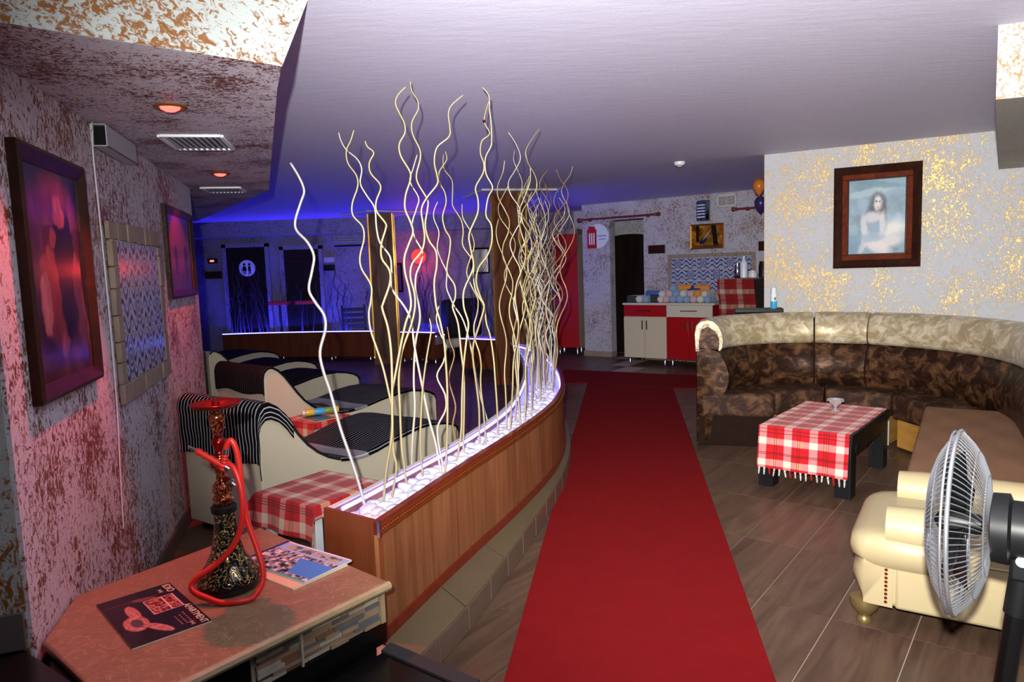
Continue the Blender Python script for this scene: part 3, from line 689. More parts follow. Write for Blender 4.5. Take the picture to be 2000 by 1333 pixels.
vent(-2.10, 5.42, .26, .30, 'white louvred air vent at the far end of the soffit', .22)

# ================================================================== stone counter
ct = thing('stone_counter', 'low marble topped counter with slate cladding in the left foreground', 'counter', (0, 0, 0))
top = [(-1.411, 2.01), (-1.494, 2.31), (-1.08, 2.905), (-.447, 2.337), (-.9, 1.77), (-1.14, 1.47), (-1.30, 1.62), (-1.155, 1.786)]
MB().prism(top, .420, .450).build('marble_top', 'marble', ct, bevel=.008)
fd = Vector((-.9+.447, 1.77-2.337)).normalized(); fn = Vector((fd.y, -fd.x))    # along the front edge, fn points out
if fn.dot(Vector((0, -1))) < 0: fn = -fn
f0 = Vector((-.447, 2.337))
ed = MB(); ed.tube([(f0.x+fn.x*.001, f0.y+fn.y*.001, .435), ((f0+fd*.75).x, (f0+fd*.75).y, .435)], .0155, 8); ed.build('rounded_edge', 'marble_edge', ct, smooth=True)
body = [(-1.40, 2.02), (-1.47, 2.29), (-1.08, 2.85), (-.50, 2.33), (-.95, 1.79), (-1.12, 1.6)]
MB().prism(body, .0, .420).build('body', 'black_matte', ct)
def front_box(s0, s1, z0, z1, d0, d1, mat, name, par, bev=0.0):
    a, b = f0+fd*s0-fn*(.045-d0), f0+fd*s1-fn*(.045-d0); e = fn*(d1-d0)
    o = MB().prism([(a.x, a.y), (b.x, b.y), (b.x+e.x, b.y+e.y), (a.x+e.x, a.y+e.y)], z0, z1).build(name, mat, par, bevel=bev, seg=1); return fix_normals(o)
front_box(.02, .50, .24, .42, -.02, .006, 'slate_pale', 'mortar_bed', ct)
rr = random.Random(8); z = .308
for row in range(9):
    zz = .300+row*.0131; s_ = .024
    while s_ < .485:
        l = rr.uniform(.05, .13); l = min(l, .49-s_)
        if s_ < .335 < s_+l and rr.random() < 2: l = max(.02, .333-s_) if s_ < .32 else l
        if l > .012: front_box(s_, s_+l-.0015, zz, zz+.0122, .0, .012+rr.uniform(0, .008), rr.choice(['slate_grey', 'slate_tan', 'slate_rust', 'slate_pale', 'slate_tan', 'slate_grey']), 'slate_strip', ct)
        s_ += l+.001
front_box(.332, .340, .296, .420, .0, .022, 'slate_pale', 'joint', ct)
front_box(.0, .5, .225, .297, -.01, .020, 'black_gloss', 'skirting', ct)
front_box(.49, .78, .30, .42, -.03, -.012, 'black_matte', 'niche_panel', ct)
front_box(.0, .018, .297, .42, -.01, .020, 'marble_edge', 'corner_strip', ct)
MB().lathe([(.012, 0), (.010, .006), (.001, .008)], 12, tuple(f0+fd*.60-fn*.055)+(.36,), (fn.x, fn.y, 0)).build('knob', 'black_plastic', ct)
# black bench box left of the counter
o = MB().prism([(-1.425, 1.955), (-1.172, 1.772), (-1.32, 1.60), (-1.35, 1.2), (-2.6, 1.2), (-2.6, 1.36)], 0, .455).build('black_box_bench', 'black_gloss', None, bevel=.004)
tag(o, 'black box bench in the bottom left corner beside the counter', 'bench')
# hookah
hk = thing('hookah', 'red and gold hookah with black glass base standing on the marble counter', 'hookah', (-.985, 2.335, .450))
MB().lathe([(.070, 0), (.092, .004), (.104, .020), (.105, .036), (.096, .055), (.074, .085), (.054, .125), (.042, .170), (.036, .215), (.034, .255), (.036, .268)], 40).build('glass_base', 'scroll_glass', hk, smooth=True, angle=180)
MB().lathe([(.036, .262), (.041, .266), (.042, .284), (.036, .290), (.030, .292)], 28).build('gasket', 'black_plastic', hk, smooth=True)
st = MB().lathe([(.026, .288), (.031, .298), (.033, .312), (.028, .322), (.024, .326), (.032, .336), (.034, .350), (.026, .362), (.018, .372), (.016, .395), (.020, .405), (.028, .412), (.033, .425), (.031, .438), (.022, .446), (.018, .455), (.022, .460)], 28).build('lower_stem', 'scroll_copper', hk, smooth=True, angle=180)
MB().lathe([(.020, .458), (.017, .468), (.013, .482), (.022, .492), (.024, .505), (.018, .515), (.013, .522)], 24).build('stem_knob', 'red_metal', hk, smooth=True, angle=180)
MB().lathe([(.014, .520), (.017, .532), (.020, .552), (.026, .578), (.027, .592), (.020, .600), (.010, .606)], 28).build('upper_stem', 'scroll_copper', hk, smooth=True, angle=180)
MB().lathe([(.010, .604), (.011, .612), (.030, .612), (.060, .620), (.080, .632), (.083, .635), (.080, .636), (.058, .624), (.030, .617), (.016, .617)], 44).build('ash_plate', 'red_metal', hk, smooth=True, angle=180)
sm = MB()
for k in range(26): a = 2*PI*k/26; sm.lathe([(.0005, -.004), (.0045, 0), (.0005, .004)], 6, (.070*math.cos(a), .070*math.sin(a), .6235))
sm.build('plate_studs', 'copper', hk, smooth=True)
MB().lathe([(.013, .616), (.013, .640), (.011, .642)], 18).build('bowl_post', 'red_metal', hk, smooth=True)
gem = MB()
for zz, r_ in ((.590, .028), (.548, .021), (.430, .033), (.352, .034), (.312, .033)):
    for k in range(5): a = 2*PI*k/5+zz*40; gem.lathe([(.0004, -.003), (.003, 0), (.0004, .003)], 6, (r_*math.cos(a), r_*math.sin(a), zz))
gem.build('rhinestones', 'chrome', hk)
MB().tube([(.02, -.02, .385), (.038, -.024, .378)], .006, 8).build('valve', 'red_metal', hk); MB().lathe([(.001, -.008), (.008, -.004), (.008, .004), (.001, .008)], 12, (.043, -.026, .378)).build('valve_ball', 'chrome', hk, smooth=True)
MB().tube([(.022, -.004, .372), (.046, -.008, .352)], .007, 8).build('port', 'chrome', hk)
# hose: port -> loop to the front -> back up -> mouthpiece laid across the stem
hs = [(.035, -.03, .437), (.062, -.04, .418), (.082, -.05, .36), (.085, -.055, .29), (.070, -.05, .22), (.04, -.055, .16), (-.01, -.075, .11), (-.055, -.10, .085), (-.075, -.115, .062), (-.062, -.125, .042), (-.02, -.135, .026), (.03, -.14, .010), (.075, -.135, .0095), (.118, -.115, .012), (.142, -.085, .05), (.140, -.07, .10), (.118, -.055, .17), (.092, -.045, .25), (.082, -.04, .34), (.078, -.037, .42), (.070, -.036, .485), (.055, -.036, .515), (.042, -.036, .500), (.036, -.036, .480)]
MB().tube(crom(hs, 6), .0098, 10).build('hose', 'red_hose', hk, smooth=True, angle=180)
MB().tube([(.037, -.036, .488), (.034, -.036, .468)], .0108, 12).build('hose_ferrule', 'chrome', hk, smooth=True)
rg = [(.034-.0012*k, -.036, .470-.0055*k) for k in range(11)]; MB().tube(rg, [.013 if k % 2 else .010 for k in range(11)], 12).build('hose_grip', 'red_hose', hk, smooth=True)
rg = [(.032-.0092*k, -.037, .425+.0060*k) for k in range(11)]; MB().tube(rg, [.0125 if k % 2 else .0095 for k in range(11)], 12).build('mouthpiece_grip', 'red_hose', hk, smooth=True)
MB().tube([(-.060, -.037, .485), (-.086, -.037, .500)], [.006, .004], 10).build('mouthpiece_tip', 'chrome', hk, smooth=True)
MB().tube([(.030, -.037, .426), (.044, -.037, .417)], .0105, 12).build('grip_ferrule', 'chrome', hk, smooth=True)
# brochures
def brochure(name, label, c, ux, w, h, colf, z0, th, paper='mag_paper', nu=110, nv=80):
    t_ = thing(name, label, 'magazine', (c[0], c[1], z0), math.atan2(ux[1], ux[0]))
    MB().box((0, 0, th/2), (w, h, th)).build('pages', paper, t_)
    grid('cover', nu, nv, lambda u, v: ((u-.5)*w, (v-.5)*h, th+.0004+0*u), 'printed_gloss', t_, colf)
    return t_
def flat_print(u, v):
    b = fbm(u, v, 2, 21); c = [.13+.04*b, .08+.02*b, .12+.03*b]
    f = fbm(u, v, 22, 4, 2); pale = [.70+.2*f-.1, .45+.2*f-.1, .42+.2*f-.1]
    m = np.clip(blob(u, v, .61, .24, .15, .15, 0, .08)+blob(u, v, .40, .30, .16, .075, .05, .08)+blob(u, v, .80, .44, .17, .06, .75, .08), 0, 1)
    c = lay(c, m, pale); c = lay(c, blob(u, v, .61, .25, .085, .07, 0, .1), (.32, .26, .28))
    c = lay(c, blob(u, v, .20, .55, .04, .17, -.2, .1), pale, .5)
    q = (np.abs(u-.40) < .155)*(np.abs(v-.70) < .20); inn = (np.abs(u-.40) < .145)*(np.abs(v-.70) < .185)
    c = lay(c, q*1., (.86, .72, .70)); c = lay(c, inn*1., (.35, .16, .16)); c = lay(c, inn*(f > .52), (.70, .42, .36)); c = lay(c, inn*(np.abs(u-.43) < .006)*1., (.86, .72, .70)); c = lay(c, inn*(np.abs(v-.74) < .01)*1., (.86, .72, .70))
    c = lay(c, (np.abs(u-.17) < .004)*1., (.45, .2, .18))
    for k in range(3): c = lay(c, (np.abs(v-(.80-.06*k)) < .012)*(np.abs(u-.80) < .13-.02*k)*(np.sin(u*150+k) > -.3), (.70, .50, .50), .7)
    return c
a, b_, c_ = Vector((-1.376, 2.232)), Vector((-1.244, 2.425)), Vector((-1.119, 1.956))
ux = (c_-a).normalized(); cx = (a+Vector((-.945, 2.083)))/2
m1 = brochure('brochure', 'dark apartment brochure lying on the marble in front of the hookah', cx, ux, .39, .225, flat_print, .4505, .004, nu=150, nv=100)
text('lettering', 'APARTMENT', .030, 'mag_paper', m1, (.105, .094, .0052)); text('lettering', 'IDIO', .034, 'mag_paper', m1, (-.150, .094, .0052))
text('lettering', '1+0', .018, 'mag_paper', m1, (-.145, .066, .0052)); text('lettering', '1+1', .018, 'mag_paper', m1, (.165, .064, .0052))
def city_print(u, v):
    f = fbm(u, v, 7, 31); g = fbm(u*1.6, v*.8, 9, 8, 3)
    c = [.40+.55*(g-.3), .40+.5*(g-.3), .44+.5*(g-.3)]
    c = lay(c, (f > .72)*1., (.34, .36, .24)); c = lay(c, (g < .28)*1., (.16, .18, .22)); c = lay(c, (g > .75)*1., (.86, .84, .82))
    sea = (u > .5)*(v < .62)*(v > .12)*(u-.5 > (.62-v)*.35); c = lay(c, sea*1., (.30, .52, .80))
    bar = (v > .72); c = lay(c, bar*1., (.58, .70, .84))
    for k in range(4):
        w_ = (np.abs(u-(.24+.2*k)) < .085)*(np.abs(v-.85) < .085); c = lay(c, w_*1., (.36, .37, .36)); c = lay(c, w_*(g > .5), (.66, .62, .55))
    c = lay(c, (v > .965)*1., (.86, .88, .9)); c = lay(c, (v < .05)*1., (.30, .62, .60)); c = lay(c, (u < .04)*1., (.16, .22, .42))
    return c
A, B, C_ = Vector((-.898, 2.708)), Vector((-.605, 2.489)), Vector((-.754, 2.321))
ux2 = (B-A).normalized(); ctr = (A+B)/2+(Vector((-ux2.y, ux2.x))*-.115)
brochure('brochure', 'cream paper booklet lying under the colourful city magazine', ctr+Vector((-.012, -.016)), ux2, .365, .232, lambda u, v: [.80+0*u, .71+0*u, .58+0*u], .4505, .005, nu=4, nv=4)
brochure('brochure', 'colourful city magazine with blue sea lying behind the hookah base', ctr+Vector((.004, .006)), (math.cos(math.atan2(ux2.y, ux2.x)+.03), math.sin(math.atan2(ux2.y, ux2.x)+.03)), .360, .215, city_print, .4565, .006, 'white_coat')
# ================================================================== loungers
PROF = [(0, .74), (.010, .775), (.035, .797), (.07, .795), (.12, .765), (.17, .715), (.22, .645), (.27, .575), (.33, .505), (.40, .445), (.48, .395), (.56, .362), (.66, .342), (.76, .335), (.88, .342), (1.0, .362), (1.15, .388), (1.3, .405), (1.44, .405), (1.57, .385), (1.67, .355), (1.73, .32), (1.75, .28)]
LWID = .70
PS = np.array(PROF)
SARC = np.concatenate([[0], np.cumsum(np.hypot(np.diff(PS[:, 0]), np.diff(PS[:, 1])))])
def prof_at(s_):
    """profile point at arc length (negative = hanging down the back)"""
    x = np.interp(s_, SARC, PS[:, 0]); z = np.interp(s_, SARC, PS[:, 1]); z = np.where(s_ < 0, .74+s_, z); return np.where(s_ < 0, 0, x), z
def prof_n(s_):
    e = .01; x0, z0 = prof_at(s_-e); x1, z1 = prof_at(s_+e); dx, dz = x1-x0, z1-z0; L = np.hypot(dx, dz)+1e-9; return -dz/L, dx/L
def lounger_body(label, loc, rz):
    t_ = thing('lounger', label, 'lounger', loc, rz, 'wavy cream loungers')
    ring = [(0, .05)]+PROF+[(1.75, .05)]
    fix_normals(MB().loft([[(x, y, z) for x, z in ring] for y in (0, LWID)]).build('shell', 'cream_vinyl', t_, bevel=.008))
    for y in (.0, LWID): MB().tube([(x+.002, y, z+.004) for x, z in PROF[1:]], .008, 6).build('piping', 'piping_dark', t_, smooth=True)
    for x in (.08, 1.67):
        for y in (.07, LWID-.07): MB().box((x, y, .025), (.06, .06, .05)).build('foot', 'black_plastic', t_)
    return t_
def towel(label, host, s0, s1, y0, y1, mat, lift=.010, sag=0.0, seed=0, drop=0.0, nu=60, nv=50):
    r = random.Random(seed); ph = r.uniform(0, 6)
    def fn(u, v):
        s_ = s0+(s1-s0)*v+.012*np.sin(u*9+ph)*np.clip(1-v*3, 0, 1)
        x, z = prof_at(s_); nx, nz = prof_n(s_); k = lift+.006*np.sin(u*11+v*5+ph)*np.sin(v*7+ph)**2
        y = y0+(y1-y0)*u
        over = np.clip(-(y+.0), 0, 1)          # part hanging over the near side
        zz = z+nz*k-over*.9; yy = np.maximum(y, -.014-over*.05)
        return x+nx*k, yy, zz
    o = grid('towel', nu, nv, fn, mat, None, None, True, .005)
    o.location = host.location; o.rotation_euler = host.rotation_euler
    return tag(o, label, 'towel', 'striped towels on the loungers')
def ang(x, y): return math.atan2(y, x)
L1 = lounger_body('wavy cream lounger nearest the camera, beside the planter', (-1.385, 3.80, 0), ang(.55, .835))
L2 = lounger_body('wavy cream lounger second from the camera', (-1.86, 5.30, 0), ang(.645, .764))
L3 = lounger_body('wavy cream lounger third from the camera, mostly hidden', (-2.82, 6.62, 0), ang(.62, .785))
L4 = lounger_body('wavy cream lounger fourth from the camera, only its hump showing', (-3.60, 7.76, 0), ang(.62, .785))
L5 = lounger_body('wavy cream lounger farthest back, only a sliver showing', (-4.48, 9.0, 0), ang(.62, .785))
towel('black and white striped towel hung over the head of the nearest lounger', L1, -.27, .30, -.10, .715, 'towel_stripe', seed=1)
towel('black striped towel spread over the seat of the nearest lounger', L1, .78, 1.95, -.02, .70, 'towel_seat', seed=2)
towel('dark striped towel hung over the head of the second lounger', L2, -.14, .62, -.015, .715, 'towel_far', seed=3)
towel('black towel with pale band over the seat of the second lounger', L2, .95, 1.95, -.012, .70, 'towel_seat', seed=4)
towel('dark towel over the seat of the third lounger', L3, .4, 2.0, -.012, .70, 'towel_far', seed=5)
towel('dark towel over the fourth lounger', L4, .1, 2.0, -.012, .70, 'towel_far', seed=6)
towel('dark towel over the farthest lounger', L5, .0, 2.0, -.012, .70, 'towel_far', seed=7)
# ================================================================== plaid cloths
def plaid(u, v, nu, nv, red=(.74, .13, .15), pink=(.86, .52, .50), cream=(.86, .82, .70), k=1.0, lines=True):
    """checked weave: bands in both directions"""
    def bands(t_, n): f = (t_*n) % 1; return ((f > .12)*(f < .42))*1.0, f
    a, fa = bands(u, nu); b, fb = bands(v, nv)
    c = [red[i]+0*u for i in range(3)]
    c = lay(c, np.clip(a*(1-b)+b*(1-a), 0, 1), pink); c = lay(c, a*b, cream)
    if lines:
        ln = (np.abs(((fa-.62) % .08)-.04) < .010)*(fa > .60)*(fa < .86)+(np.abs(((fb-.62) % .08)-.04) < .010)*(fb > .60)*(fb < .86)
        c = lay(c, np.clip(ln, 0, 1)*1.0, (.34, .10, .09), .75)
        yl = (np.abs(((fa-.66) % .08)-.04) < .012)*(fa > .62)*(fa < .86)*b; c = lay(c, yl*1., (.80, .70, .38), .8)
    return [ci*k for ci in c]
def fold_cloth(name, label, w, d, h, over, loc, rz, colf, nu=150, nv=150, wav=.010, seed=0, group=None, corner=.05):
    """cloth over a table top w x d at height h, hanging 'over' = (left, right, front, back)"""
    l, r, f, b = over; W, D_ = w+l+r, d+f+b
    def fn(u, v):
        X = -w/2-l+u*W; Y = -d/2-f+v*D_
        ox = np.where(X < -w/2, -w/2-X, np.where(X > w/2, X-w/2, 0)); oy = np.where(Y < -d/2, -d/2-Y, np.where(Y > d/2, Y-d/2, 0))
        sx = np.where(X < 0, -1, 1); sy = np.where(Y < 0, -1, 1)
        both = np.minimum(ox, oy)
        hang = np.maximum(ox, oy)+.25*both
        wv_ = wav*np.sin(X*26+seed)*np.clip(oy*5, 0, 1)+wav*np.sin(Y*24+seed)*np.clip(ox*5, 0, 1)
        x = np.clip(X, -w/2, w/2)+sx*(np.where(ox > 0, .008+.12*ox, 0)+both*.45)+wv_*sx*(ox > 0)
        y = np.clip(Y, -d/2, d/2)+sy*(np.where(oy > 0, .008+.12*oy, 0)+both*.45)+wv_*sy*(oy > 0)
        z = h+.004-hang*.985+.0015*np.sin(X*31)*np.sin(Y*27)
        return x, y, z
    o = grid(name, nu, nv, fn, 'cloth_print', None, colf, True, .003); o.location = loc; o.rotation_euler = (0, 0, rz)
    return tag(o, label, 'tablecloth', group)
def stool_table(label, loc, rz, w=.42, d=.42, h=.44):
    t_ = thing('side_table', label, 'table', loc, rz)
    MB().box((0, 0, h-.012), (w, d, .024)).build('table_top', 'white_plastic', t_, bevel=.006)
    MB().box((0, 0, h-.05), (w-.06, d-.06, .05)).build('apron', 'white_plastic', t_)
    for sx in (-1, 1):
        for sy in (-1, 1): MB().loft([[(sx*(w/2-.045)+a+sx*.012*(1-k), sy*(d/2-.045)+b+sy*.012*(1-k), k*(h-.03)) for a, b in ((-.02, -.02), (.02, -.02), (.02, .02), (-.02, .02))] for k in (0, 1)]).build('leg', 'white_plastic', t_, bevel=.003)
    return t_
S1 = stool_table('white plastic side table under a red checked cloth, beside the nearest lounger', (-.965, 3.42, 0), -.62, .42, .42, .45)
fold_cloth('tablecloth', 'red and white checked cloth on the side table behind the planter end', .42, .42, .452, (.10, .06, .16, .08), (-.965, 3.42, 0), -.62, lambda u, v: plaid(u, v, 4.2, 3.8, k=.95), 160, 160, .012, 1)
S2 = stool_table('white plastic side table between the first two loungers', (-1.495, 5.292, 0), -.583, .34, .34, .42)
fold_cloth('tablecloth', 'red checked cloth on the side table between the first two loungers', 0.34, .34, .422, (.12, .05, .12, .05), (-1.495, 5.292, 0), -.583, lambda u, v: plaid(u, v, 3.0, 3.0, red=(.80, .16, .15), pink=(.85, .42, .38)), 110, 110, .012, 3)
cn = thing('spray_can', 'yellow blue and green can lying on the second side table', 'can', (-1.43, 5.34, .4615), .5)
for x0, x1, m_ in ((-.15, -.085, 'can_yellow'), (-.085, -.01, 'can_blue'), (-.01, .06, 'can_green'), (.06, .10, 'can_yellow')): MB().lathe([(.024, x0), (.026, x0+.004), (.026, x1-.002), (.024, x1)], 18, (0, 0, 0), (1, 0, 0)).build('band', m_, cn, smooth=True)
MB().lathe([(.015, -.172), (.018, -.165), (.020, -.152)], 16, (0, 0, 0), (1, 0, 0)).build('cap', 'white_plastic', cn, smooth=True)
brochure('brochure', 'dark magazine lying on the second side table', (-1.46, 5.22), (.72, -.7), .24, .16, lambda u, v: [.2+.3*fbm(u, v, 3, 2), .2+.2*fbm(u, v, 4, 6), .26+.25*fbm(u, v, 3, 7)], .4275, .004, nu=40, nv=30)
# ================================================================== far lounge
def led_planter(label, OUTP, INP, zt=.50, nstick=20, seed=0, feet=True, h=(.7, 1.3)):
    n_ = 24; A, B = resample(OUTP, n_), resample(INP, n_)          # A faces the camera
    t_ = thing('planter', label, 'planter', (0, 0, 0))
    pan = lambda P, Q, z0, z1, nm, mt: fix_normals(ribbon(MB(), P, Q, z0, z1).build(nm, mt, t_))
    mx = lambda f: [a.lerp(b, f) for a, b in zip(A, B)]
    pan(A, mx(.06), .07, zt, 'front_panel', 'planter_wood_far'); pan(mx(.94), B, .07, zt, 'back_panel', 'planter_wood_far')
    for k in (0, -1): 
        a, b = A[k], B[k]; d = (A[1]-A[0]).normalized()*(.015 if k == 0 else -.015)
        fix_normals(MB().prism([(a.x, a.y), (b.x, b.y), (b.x+d.x, b.y+d.y), (a.x+d.x, a.y+d.y)], .07, zt).build('end_panel', 'planter_wood_far', t_))
    pan(mx(.05), mx(.95), .30, zt-.065, 'pebble_bed', 'white_stone')
    pan(mx(.10), mx(.22), zt-.064, zt-.046, 'led_strip', 'led_far'); pan(mx(.78), mx(.90), zt-.064, zt-.046, 'led_strip', 'led_far')
    pan(mx(.01), mx(.05), zt, zt+.012, 'light_edge', 'led_line')
    if feet:
        for k in (1, n_//3, 2*n_//3, n_-2):
            for P in (mx(.15), mx(.85)): MB().lathe([(.022, 0), (.018, .01), (.018, .075)], 12, (P[k].x, P[k].y, 0)).build('foot', 'chrome', t_, smooth=True)
    r = random.Random(seed)
    for k in range(nstick):
        f = r.uniform(.02, .98)*(n_-1); i = min(int(f), n_-2); p = A[i].lerp(A[i+1], f-i).lerp(B[i].lerp(B[i+1], f-i), r.uniform(.3, .7))
        stick(curly((p.x, p.y, zt-.07), r.uniform(*h), (r.uniform(-.16, .16), r.uniform(-.04, .04)), r.uniform(.015, .04), r.uniform(.3, .45), 0, r.uniform(0, 6), .4), .007, .003, 'dark_bark',
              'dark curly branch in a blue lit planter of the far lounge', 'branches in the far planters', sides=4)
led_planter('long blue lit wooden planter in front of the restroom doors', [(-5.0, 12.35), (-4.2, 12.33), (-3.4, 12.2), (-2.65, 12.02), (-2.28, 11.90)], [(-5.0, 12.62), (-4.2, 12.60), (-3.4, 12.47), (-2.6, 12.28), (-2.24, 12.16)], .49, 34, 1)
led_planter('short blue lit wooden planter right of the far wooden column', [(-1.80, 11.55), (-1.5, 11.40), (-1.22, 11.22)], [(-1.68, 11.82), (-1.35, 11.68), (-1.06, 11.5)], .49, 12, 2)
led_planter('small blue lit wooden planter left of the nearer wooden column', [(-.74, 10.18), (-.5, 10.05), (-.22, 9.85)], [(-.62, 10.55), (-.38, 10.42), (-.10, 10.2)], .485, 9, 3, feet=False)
# columns
def column(label, x, y, rz, w=.36):
    t_ = thing('column', label, 'column', (x, y, 0), rz)
    MB().box((0, 0, 1.20), (w, w, 2.40)).build('shaft', 'column_wood', t_, bevel=.004)
    MB().box((0, 0, .05), (w+.03, w+.03, .10)).build('base', 'planter_wood_far', t_)
    for sx in (-1, 1):
        for sy in (-1, 1): MB().box((sx*w/2, sy*w/2, 1.2), (.022, .022, 2.38)).build('edge_trim', 'gold_trim', t_)
    for sx in (-1, 1): MB().box((sx*w*.18, -w/2-.003, 1.2), (.012, .008, 2.38)).build('groove_trim', 'trim_wood', t_)
    MB().box((0, 0, 2.402), (.95, .95, .022), .55).build('ceiling_plate', 'white_coat', t_)
column('square wooden column standing nearer, behind the dense sheaf of branches', .02, 9.15, -.25)
column('square wooden column farther left between the blue planters', -2.03, 11.62, .1, .38)
# restroom doors in the far wall
FW = 12.875
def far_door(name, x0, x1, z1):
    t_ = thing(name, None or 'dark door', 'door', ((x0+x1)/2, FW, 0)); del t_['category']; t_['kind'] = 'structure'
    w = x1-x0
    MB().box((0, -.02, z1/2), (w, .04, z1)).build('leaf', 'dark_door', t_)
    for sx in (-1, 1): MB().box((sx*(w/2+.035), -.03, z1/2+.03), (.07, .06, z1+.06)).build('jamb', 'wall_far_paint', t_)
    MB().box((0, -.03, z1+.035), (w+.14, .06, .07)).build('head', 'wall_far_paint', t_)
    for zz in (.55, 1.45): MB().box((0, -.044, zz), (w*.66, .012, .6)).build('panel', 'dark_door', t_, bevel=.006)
    return t_
d1 = far_door('door_1', -5.02, -4.33, 1.99); d1['label'] = 'dark restroom door with a round white sign'
d2 = far_door('door_2', -4.0, -3.38, 1.92); d2['label'] = 'dark door right of the restroom door'
sg = thing('restroom_sign', 'round white restroom sign with two figures on the dark door', 'sign', (-4.66, FW-.05, 1.62))
MB().lathe([(.145, 0), (.145, .008)], 32, (0, 0, 0), (0, -1, 0)).build('disc', 'white_plastic', sg)
for sx in (-1, 1):
    MB().lathe([(.022, 0), (.022, .004)], 16, (sx*.045, -.009, .070), (0, -1, 0)).build('figure_head', 'black_matte', sg)
    MB().add([(sx*.045-.022, -.0125, .04), (sx*.045+.022, -.0125, .04), (sx*.045+(.045 if sx < 0 else .026), -.0125, -.045), (sx*.045-(.045 if sx < 0 else .026), -.0125, -.045)], [(0, 1, 2, 3)]).box((sx*.045-.014, -.0105, -.075), (.016, .004, .06)).box((sx*.045+.014, -.0105, -.075), (.016, .004, .06)).build('figure_body', 'black_matte', sg)
def plate(name, label, cat, x, z, w, h, mat, y=FW, d=.02): o = MB().box((0, 0, 0), (w, d, h)).build(name, mat, None, bevel=.004); o.location = (x, y-d/2, z); return tag(o, label, cat)
ex = thing('exit_lamp', 'small lamp box with a red light left of the restroom door', 'lamp', (-5.27, FW, 1.77))
MB().box((0, -.03, 0), (.16, .06, .09)).build('housing', 'black_plastic', ex, bevel=.006); MB().box((0, -.062, 0), (.07, .006, .03)).build('light', 'red_dot', ex)
plate('wall_plaque', 'dark plaque under the red lamp box left of the restroom door', 'plaque', -5.28, 1.52, .30, .13, 'frame_wood'); plate('wall_plaque', 'black plaque right of the second dark door', 'plaque', -3.22, 1.58, .22, .11, 'black_matte')
o = plate('switch_box', 'small pale box above the black plaque on the far wall', 'box', -3.2, 1.72, .18, .09, 'grey_plastic', d=.05)
ac = thing('air_conditioner', 'wall mounted air conditioner above the far lounge', 'air conditioner', (-2.78, FW, 1.92))
MB().box((0, -.10, .13), (.62, .20, .26)).build('housing', 'wall_far_paint', ac, bevel=.03, seg=3); MB().box((0, -.19, .03), (.54, .03, .03)).build('outlet', 'black_matte', ac)
for k in range(3): MB().box((0, -.203, .10+.045*k), (.56, .006, .006)).build('groove', 'grey_plastic', ac)
def wall_lamp(label, x, z, e, on_=True):
    t_ = thing('wall_lamp', label, 'lamp', (x, FW, z))
    MB().lathe([(.02, 0), (.10, .03), (.13, .09), (.11, .14), (.05, .17), (.005, .175)], 24, (0, 0, 0), (0, -1, 0)).build('shade', 'red_shade' if on_ else 'white_coat', t_, smooth=True)
    MB().lathe([(.06, 0), (.06, .02)], 20, (0, 0, -.0), (0, -1, 0)).build('back_plate', 'black_plastic', t_)
    if on_:
        l = lamp('wall_lamp_glow', 'POINT', (x, FW-.28, z-.05), e, (1, .05, .03), shadow_soft_size=.05); l['kind'] = 'helper'
wall_lamp('round wall lamp glowing red on the far wall', -1.60, 1.72, 9)
def dim_print(s): return lambda u, v: [.16+.22*fbm(u, v, 2, s), .14+.16*fbm(u, v, 3, s+1), .18+.2*fbm(u, v, 2, s+2)]
def far_pic(label, x, z, w, h, s):
    t_ = thing('framed_picture', label, 'picture', (x, FW, z)); frame_bars(t_, w, h, .03, .03, 'black_wood'); canvas(t_, w-.05, h-.05, .025, -.01, dim_print(s), 'printed_gloss', nu=24, nv=24)
far_pic('framed picture on the far wall between the columns, right of the red lamp', -.52, 1.38, .34, .46, 50); far_pic('narrow dark frame on the far wall beside the wooden column', -2.02, 1.10, .22, .52, 51)
far_pic('small dark frame on the far wall behind the branches', .75, 1.62, .22, .14, 52)
# pale slatted steps behind the tall red cabinet
sl = thing('slatted_steps', 'pale grey slatted unit seen behind the tall red cabinet', 'shelf', (.62, 12.6, 0))
MB().box((-.30, 0, .35), (.03, .26, .7)).build('side', 'grey_plastic', sl); MB().box((.30, 0, .35), (.03, .26, .7)).build('side', 'grey_plastic', sl)
for k in range(6): MB().box((0, -.02, .10+.11*k), (.58, .26, .05)).build('slat', 'white_coat', sl, bevel=.004)
# slatted garden chairs, dark
def slat_chair(label, x, y, rz):
    t_ = thing('slatted_chair', label, 'chair', (x, y, 0), rz, 'dark slatted chairs in the far lounge')
    for k in range(4): MB().box((-.17+.115*k, 0, .44), (.09, .42, .022)).build('seat_slat', 'black_wood', t_)
    for k in range(4): MB().box((.23, 0, .56+.095*k), (.022, .42, .06)).build('back_slat', 'black_wood', t_)
    for sx, hh in ((-1, .43), (1, .92)):
        for sy in (-1, 1): MB().box((sx*.2+(.015 if sx > 0 else 0), sy*.19, hh/2), (.035, .035, hh)).build('leg', 'black_wood', t_)
slat_chair('dark slatted chair behind the long blue planter', -3.05, 12.62-.02, 1.9) if False else None
slat_chair('dark slatted chair left of the farther wooden column', -2.75, 12.66, -1.5)
def bar_table(label, x, y):
    t_ = thing('cocktail_table', label, 'table', (x, y, 0)); MB().box((0, 0, .985), (.34, .24, .06)).build('table_top', 'red_sign', t_, bevel=.006); MB().lathe([(.12, 0), (.11, .015), (.025, .03), (.022, .95)], 16).build('pedestal', 'black_plastic', t_, smooth=True)
bar_table('small red topped table in front of the restroom door', -4.10, 12.74); bar_table('small red topped table in front of the second dark door', -3.62, 12.74)
